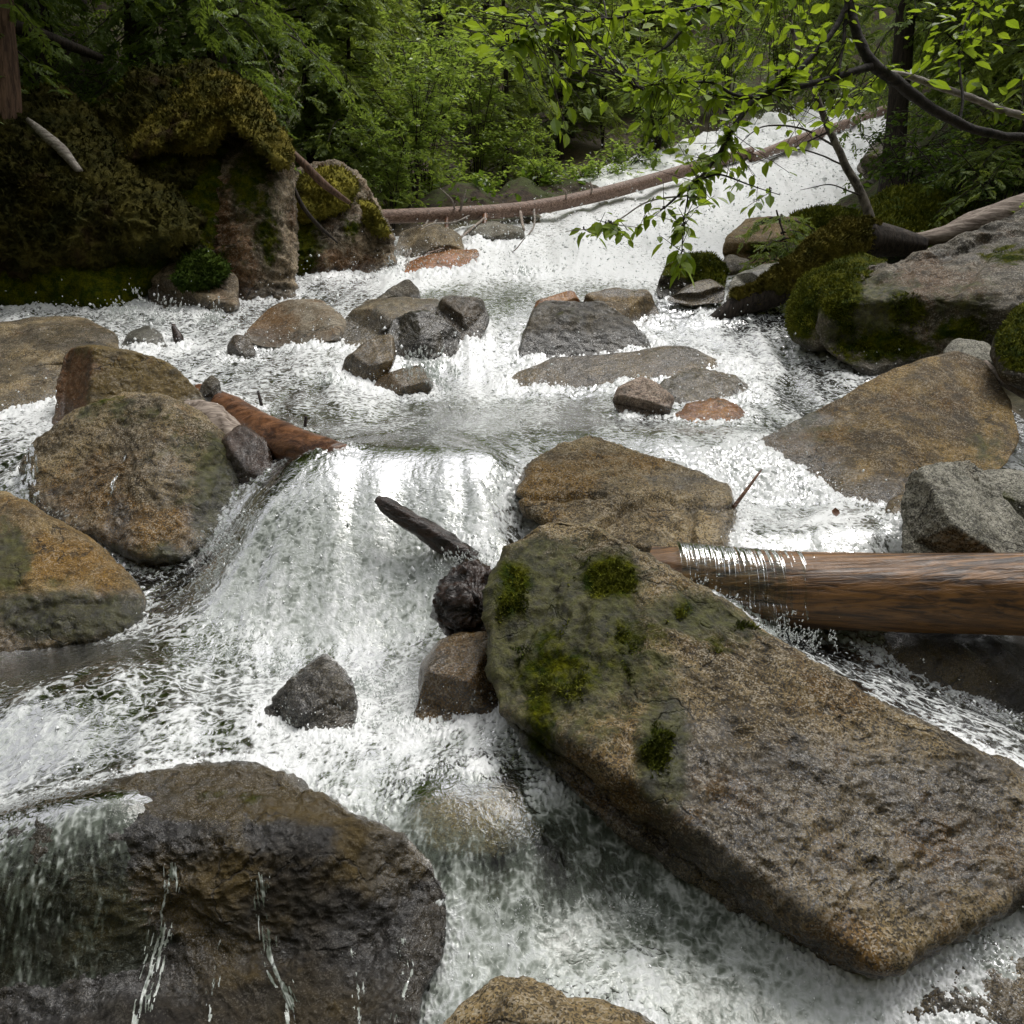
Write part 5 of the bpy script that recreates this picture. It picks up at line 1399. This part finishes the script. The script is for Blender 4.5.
# the wood beyond: each tree its own object
r = np.random.default_rng(77)
far = []
for row, (t0, cnt) in enumerate([(28, 7), (34, 11), (41, 16), (50, 20), (64, 22)]):
    for k in range(cnt):
        px_ = -180 + 1400 * (k + r.uniform(.1, .9)) / cnt
        t = t0 + r.uniform(-2, 3)
        x, y = at(px_, t)
        if row < 2 and 690 < px_ < 930: continue
        far.append((x, y))
kinds = ['young2', 'tall2', 'low', 'young2']
for k, p in enumerate(far):
    conifer(kinds[k % 4], p, 'distant hemlock in the dim forest filling the slope above the cascade', 'distant forest hemlocks', scale=r.uniform(.95, 1.35))

# broad leaved shrubs
def shrub_mesh(name, H, Rr, nst, ncl, lpc, leaf, seed, mat, flat=.35):
    r = np.random.default_rng(seed)
    wd, lf = MB(), MB()
    tips = []
    for s in range(nst):
        a = r.uniform(0, 6.28)
        tip = np.array([math.cos(a) * Rr * r.uniform(.2, .8), math.sin(a) * Rr * r.uniform(.2, .8), H * r.uniform(.7, 1.0)])
        P = smooth_path([[0, 0, -.2], tip * [.25, .25, .5] + r.normal(size=3) * .08, tip], 12)
        V_, Q_, T_ = tube_arrays(P, np.linspace(.02, .005, 12), 5, False); wd.add(V_, Q_)
        tips.append(P)
    for c in range(ncl):
        P = tips[r.integers(nst)]
        o = P[r.integers(4, 12)]
        a = r.uniform(0, 6.28)
        L = Rr * r.uniform(.2, .7)
        e = o + np.array([math.cos(a) * L, math.sin(a) * L, r.normal() * .15])
        Pt = smooth_path([o, (o + e) / 2 + [0, 0, .06], e], 8)
        V_, Q_, T_ = tube_arrays(Pt, np.linspace(.008, .003, 8), 4, False); wd.add(V_, Q_)
        s = r.uniform(.15, 1, lpc)
        p = o + (e - o) * s[:, None] + r.normal(size=(lpc, 3)) * .04
        d = (e - o)[None] / L + r.normal(size=(lpc, 3)) * .8
        d[:, 2] = d[:, 2] * .4 - .15
        up = np.tile([0, 0, 1.0], (lpc, 1)) + r.normal(size=(lpc, 3)) * flat
        V_, F_ = scatter(LEAFS_V, LEAFS_F, p, d, up, leaf * r.uniform(.6, 1.25, lpc))
        lf.add(V_, None, F_, np.repeat(np.clip(r.normal(.5, .27, lpc), 0, 1), 4))
    V, Q, T = lf.arrays()
    me = new_mesh(name, V, Q, T, False); attr(me, 'var', np.concatenate(lf.A)); me.materials.append(M[mat])
    V, Q, T = wd.arrays()
    mw = new_mesh(name + '_stems', V, Q, T); mw.materials.append(M['bark_dark'])
    return me, mw
SH = {
 'bright': shrub_mesh('bright', 3.4, 1.7, 9, 120, 26, .13, 41, 'leaf_shrub'),
 'tallb': shrub_mesh('tallb', 5.5, 2.2, 9, 170, 26, .13, 44, 'leaf_shrub'),
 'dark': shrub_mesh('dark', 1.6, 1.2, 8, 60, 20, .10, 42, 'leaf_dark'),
 'fern': shrub_mesh('fern', .55, .9, 9, 46, 22, .11, 43, 'leaf_shrub', .2),
}
def shrub(kind, px, t, label, scale=1.0, cat='shrub', name='shrub', dz=0.0, group='shrubs on the banks'):
    x, y = at(px, t)
    root = empty(name, (x, y, ground_z(np.array([[x, y]]))[0] + dz), label, cat, group)
    root.rotation_euler = (0, 0, rng.uniform(0, 6.28)); root.scale = (scale,) * 3
    lm, sm_ = SH[kind]
    link('stems', sm_, None, root); link('foliage', lm, None, root)
for kind, px, t, sc, label in [
    ('bright', 418, 15.5, .75, 'bright leafy shrub drooping over the left end of the fallen log'),
    ('tallb', 425, 18.5, .9, 'tall bright green shrub behind the left end of the fallen log'),
    ('bright', 395, 14.6, .5, 'low shrub with pale blossom coloured leaves beside the second rock face'),
    ('tallb', 478, 21.0, .8, 'leafy shrub in front of the dark hollow, centre of the far bank'),
    ('bright', 540, 21.0, .55, 'small shrub right of the dark hollow on the far bank'),
    ('bright', 655, 22.5, .75, 'pale leafy shrub beside the right end of the fallen log'),
    ('tallb', 600, 25.0, .9, 'broad leafy shrub behind the ferns at the cascade'),
    ('tallb', 720, 28.0, 1.0, 'leafy shrub at the head of the cascade behind the fallen log'),
    ('tallb', 770, 31.0, 1.0, 'leafy shrub above the shorter pale log'),
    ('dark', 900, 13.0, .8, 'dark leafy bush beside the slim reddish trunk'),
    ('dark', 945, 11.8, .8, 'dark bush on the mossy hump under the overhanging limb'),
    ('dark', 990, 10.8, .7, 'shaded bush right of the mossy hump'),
    ('tallb', 960, 18.0, .8, 'tall leafy shrub in the right bank shade'),
    ('tallb', 1030, 17.0, .9, 'leafy shrub at the top right edge'),
    ('dark', 130, 13.0, .8, 'dark bush at the top of the mossy slope'),
    ('dark', 190, 13.0, .7, 'dark bush beside the golden moss cap')]:
    shrub(kind, px, t, label, sc)
for px, t, sc, label in [
    (560, 19.5, 1.0, 'fern clump on the bank above the middle of the fallen log'), (590, 20.0, 1.2, 'large bright fern clump left of the pale leafy shrub'),
    (620, 21.0, 1.2, 'fern clump directly under the pale leafy shrub'), (535, 18.5, .9, 'small fern clump in front of the dark hollow'),
    (475, 17.0, .9, 'fern clump right of the tall bright shrub'), (650, 23.0, 1.1, 'fern clump at the very edge of the white cascade'),
    (985, 10.3, .7, 'fern on the mossy ledge at the right edge')]:
    shrub('fern', px, t, label, sc, 'fern', 'fern', group='ferns on the banks')
# ground cover on the banks
r = np.random.default_rng(55)
n = 60000
xx = r.uniform(-22, 24, n); yy = 6 + 40 * r.uniform(0, 1, n) ** 1.3
XY = np.c_[xx, yy]
gz_, wz_ = ground_z(XY), water_z(XY)
ok = (gz_ > wz_ + .12)
XY, gz_ = XY[ok], gz_[ok]
dens = pnoise(np.c_[XY * .55, np.zeros(len(XY))])
ok = dens > -.05
XY, gz_ = XY[ok], gz_[ok]
n = len(XY)
d = r.normal(size=(n, 3)); d[:, 2] = np.abs(d[:, 2]) * .4 + .15
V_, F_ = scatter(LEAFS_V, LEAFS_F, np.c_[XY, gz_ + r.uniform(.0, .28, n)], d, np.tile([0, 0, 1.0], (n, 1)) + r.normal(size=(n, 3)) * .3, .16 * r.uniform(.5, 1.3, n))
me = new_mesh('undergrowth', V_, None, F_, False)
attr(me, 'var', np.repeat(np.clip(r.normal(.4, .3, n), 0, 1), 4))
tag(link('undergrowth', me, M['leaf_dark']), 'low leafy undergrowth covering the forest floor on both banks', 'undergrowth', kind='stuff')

# ------------------------------------------------------------------ trees close to the camera on the right bank
def limb(name, pts, rads, mat, parent, origin, n=60, seg=10, seed=0, rough=.12):
    A = np.array(pts, float)
    P = smooth_path(U(A[:, 0], A[:, 1], A[:, 2]), n)
    rr_ = np.interp(np.linspace(0, 1, n), np.linspace(0, 1, len(rads)), rads)
    P[1:-1] += np.c_[pnoise(P[1:-1] * 4 + seed), pnoise(P[1:-1] * 4 + seed + 9), pnoise(P[1:-1] * 4 + seed + 5)] * .012
    V, Q, T = tube_arrays(P, rr_, seg)
    V = V + vnormals(V, Q, T) * (rough * np.mean(rads) * fbm(V, 14, 3))[:, None]
    me = new_mesh(name, V - origin, Q, T)
    link(name, me, M[mat], parent)
    return P
# slender leaning trunk on the mossy hump
A = U(np.array([872, 866, 846, 826, 800]), np.array([232, 205, 165, 122, 60]), np.array([10.3, 10.25, 10.2, 10.1, 10.0]))
root = empty('leaning_tree', tuple(A[0]), 'slender leaning trunk with lichen rising from the mossy root on the right bank', 'tree')
limb('trunk', [(874, 236, 10.3), (866, 205, 10.25), (846, 165, 10.2), (826, 122, 10.1), (806, 70, 10.0), (790, 20, 9.9)], [.075, .052, .045, .038, .032, .022], 'bark_mott', root, A[0], 70, 12)
for pts, rd in [([(846, 165, 10.2), (800, 150, 10.4), (770, 160, 10.5)], [.012, .008, .003]), ([(838, 148, 10.15), (800, 128, 10.3), (760, 128, 10.4), (735, 150, 10.4)], [.014, .01, .004]), ([(830, 130, 10.1), (790, 150, 10.2), (752, 165, 10.3)], [.012, .008, .003]), ([(860, 195, 10.2), (830, 185, 10.2), (800, 190, 10.2)], [.01, .007, .003])]:
    limb('branch', pts, rd, 'bark_dark', root, A[0], 30, 6)

def leafy(root, origin, skel, regions, seed, leaf=.10, mat='leaf_alder', twig_r=.006, name='foliage', tdark=None):
    """twigs grown from the nearest limb into the traced leafy regions; leaves alternate along each twig"""
    r = np.random.default_rng(seed)
    S_ = np.concatenate(skel)
    lf, wd = MB(), MB()
    for poly, count, (t0, t1), lsz, dirn in regions:
        poly = np.array(poly, float)
        got = 0
        while got < count:
            q = r.uniform(poly.min(0), poly.max(0))
            x, y = q
            j = np.roll(poly, -1, 0)
            ins = ((poly[:, 1] > y) != (j[:, 1] > y)) & (x < (j[:, 0] - poly[:, 0]) * (y - poly[:, 1]) / (j[:, 1] - poly[:, 1] + 1e-9) + poly[:, 0])
            if ins.sum() % 2 == 0: continue
            got += 1
            e = U(x, y, r.uniform(t0, t1))
            k = np.argmin(np.linalg.norm(S_ - e, axis=1) + r.uniform(0, .25, len(S_)))
            o = S_[k]
            L = np.linalg.norm(e - o)
            Lt = min(L, .55)
            b = e + (o - e) / (L + 1e-9) * Lt
            Pt = smooth_path([o, o + (b - o) * .6 + r.normal(size=3) * .03 * L + [0, 0, .05 * L], b, e + [0, 0, -.03]], 16)
            V_, Q_, _ = tube_arrays(Pt, np.linspace(twig_r * (.6 + .5 * L), twig_r * .25, 16), 5, False); wd.add(V_, Q_)
            nl = r.integers(4, 8)
            s = np.linspace(.45 if L < .6 else .62, 1, nl) + r.normal(size=nl) * .02
            s = np.clip(s, 0, 1)
            fi = s * 15
            a = np.clip(fi.astype(int), 0, 14)
            p = Pt[a] + (Pt[a + 1] - Pt[a]) * (fi - a)[:, None]
            tan = Pt[a + 1] - Pt[a]
            tan /= np.linalg.norm(tan, axis=1)[:, None] + 1e-9
            side = np.cross(tan, [0, 0, 1.0])
            sg = np.where(np.arange(nl) % 2, 1, -1)[:, None]
            dd = tan * .6 + side * sg * .8 + r.normal(size=(nl, 3)) * .25 + np.array([0, 0, -.1]) + np.array(dirn)
            up = np.tile([0, 0, 1.0], (nl, 1)) + r.normal(size=(nl, 3)) * .33
            ls = lsz * r.uniform(.45, 1.25, nl)
            # petiole gap
            dn = dd / np.linalg.norm(dd, axis=1)[:, None]
            V_, F_ = scatter(LEAF_V, LEAF_F, p + dn * (ls * .18)[:, None], dd, up, ls)
            lf.add(V_, None, F_, np.repeat(np.clip(r.normal(.5, .3, nl), 0, 1), 7))
    V, Q, T = lf.arrays()
    me = new_mesh(name, V - origin, Q, T, False); attr(me, 'var', np.concatenate(lf.A))
    link(name, me, M[mat], root)
    V, Q, T = wd.arrays()
    link('twigs', new_mesh('twigs', V - origin, Q, T), M['bark_dark'], root)
# overhanging alder limb, rooted beyond the right edge
B = U(1200, 230, 6.2)
root = empty('overhanging_tree', tuple(B), 'alder whose crooked dark limb and pale limb reach in from the right over the stream', 'tree')
sk = []
sk.append(limb('limb', [(1210, 240, 6.3), (1120, 160, 6.1), (1060, 139, 5.9), (1000, 135, 5.75), (960, 124, 5.65), (925, 103, 5.6), (893, 80, 5.55), (872, 62, 5.5), (858, 35, 5.5), (848, 0, 5.5), (846, -40, 5.5)], [.035, .032, .026, .026, .029, .032, .036, .034, .029, .025, .022], 'bark_black', root, B, 140, 12, 1, .3))
sk.append(limb('limb', [(1200, 170, 6.4), (1110, 140, 6.2), (1050, 124, 6.0), (1010, 113, 5.9), (960, 94, 5.75), (920, 80, 5.65), (888, 74, 5.56)], [.032, .03, .026, .023, .022, .02, .018], 'bark_grey', root, B, 90, 10, 2, .25))
sk.append(limb('branch', [(872, 66, 5.5), (850, 73, 5.45), (820, 82, 5.4), (785, 90, 5.35), (757, 98, 5.3), (735, 125, 5.25), (715, 160, 5.2), (697, 182, 5.15), (660, 210, 5.1)], [.026, .022, .02, .018, .017, .014, .012, .009, .004], 'bark_black', root, B, 90, 8, 3, .25))
sk.append(limb('branch', [(848, 4, 5.5), (828, 38, 5.45), (808, 62, 5.4), (782, 82, 5.36), (757, 98, 5.32)], [.02, .018, .017, .016, .012], 'bark_black', root, B, 50, 8, 4, .25))
sk.append(limb('branch', [(758, 98, 5.3), (735, 95, 5.25), (715, 85, 5.2), (690, 82, 5.1), (650, 85, 5.0)], [.012, .010, .008, .006, .003], 'bark_black', root, B, 40, 7, 5))
sk.append(limb('branch', [(757, 98, 5.3), (735, 99, 5.4), (705, 95, 5.5), (670, 88, 5.6), (630, 95, 5.7)], [.012, .010, .008, .006, .003], 'bark_black', root, B, 40, 7, 6))
sk.append(limb('branch', [(700, 178, 5.15), (690, 195, 5.15), (650, 200, 5.1), (610, 225, 5.0), (565, 232, 4.95)], [.008, .006, .005, .004, .002], 'bark_grey', root, B, 40, 6, 7))
sk.append(limb('branch', [(700, 178, 5.15), (720, 175, 5.1), (750, 185, 5.05), (780, 195, 5.0)], [.007, .006, .004, .002], 'bark_black', root, B, 30, 6, 8))
sk.append(limb('branch', [(690, 185, 5.1), (684, 215, 5.05), (682, 240, 5.0), (680, 268, 4.95)], [.005, .004, .003, .002], 'bark_black', root, B, 30, 6, 9))
sk.append(limb('branch', [(846, 20, 5.5), (842, 50, 5.45), (838, 75, 5.4)], [.012, .010, .008], 'bark_black', root, B, 24, 6, 10))
sk.append(limb('branch', [(800, -40, 5.7), (760, -10, 5.5), (722, 0, 5.3), (690, 22, 5.2), (672, 42, 5.1), (655, 55, 5.0)], [.02, .018, .016, .013, .009, .004], 'bark_black', root, B, 50, 7, 11))
sk.append(limb('branch', [(722, 0, 5.3), (690, 10, 5.1), (650, 12, 5.0), (600, 20, 4.9), (550, 28, 4.8), (500, 48, 4.7)], [.012, .010, .008, .007, .005, .003], 'bark_black', root, B, 60, 7, 12))
sk.append(limb('branch', [(960, 124, 5.65), (962, 95, 5.7), (958, 60, 5.8), (965, 25, 5.9), (985, -10, 6.0)], [.012, .010, .009, .007, .005], 'bark_black', root, B, 40, 6, 13))
leafy(root, B, sk, [
    ([(470, 20), (520, -10), (720, -10), (860, -10), (850, 40), (790, 80), (740, 120), (650, 110), (560, 75), (480, 60)], 150, (4.7, 6.3), .09, (0, 0, .05)),
    ([(600, 60), (760, 70), (870, 80), (850, 130), (780, 150), (690, 150), (620, 120)], 85, (5.0, 6.4), .088, (0, 0, .05)),
    ([(520, 60), (600, 70), (600, 130), (560, 165), (530, 130)], 18, (4.6, 5.2), .088, (0, 0, -.7)),
    ([(640, 130), (700, 140), (770, 150), (800, 165), (740, 190), (660, 185)], 34, (4.9, 5.6), .082, (0, 0, -.4)),
    ([(565, 215), (640, 195), (720, 175), (775, 180), (770, 200), (700, 225), (650, 235), (570, 240)], 24, (4.7, 5.2), .08, (0, 0, -.4)),
    ([(655, 215), (700, 210), (690, 268), (665, 268)], 5, (4.8, 5.1), .10, (0, 0, -.8)),
    ([(880, -10), (1030, -10), (1030, 60), (940, 60), (880, 40)], 30, (5.4, 6.8), .10, (0, 0, .08)),
    ([(895, 45), (960, 55), (960, 70), (900, 72)], 6, (5.6, 6.0), .12, (0, 0, 0)),
    ([(970, 70), (1030, 60), (1030, 95), (980, 95)], 7, (5.7, 6.4), .12, (0, 0, 0)),
    ([(380, -10), (560, -10), (520, 40), (440, 40)], 8, (4.8, 5.6), .10, (0, 0, -.2)),
], 91)
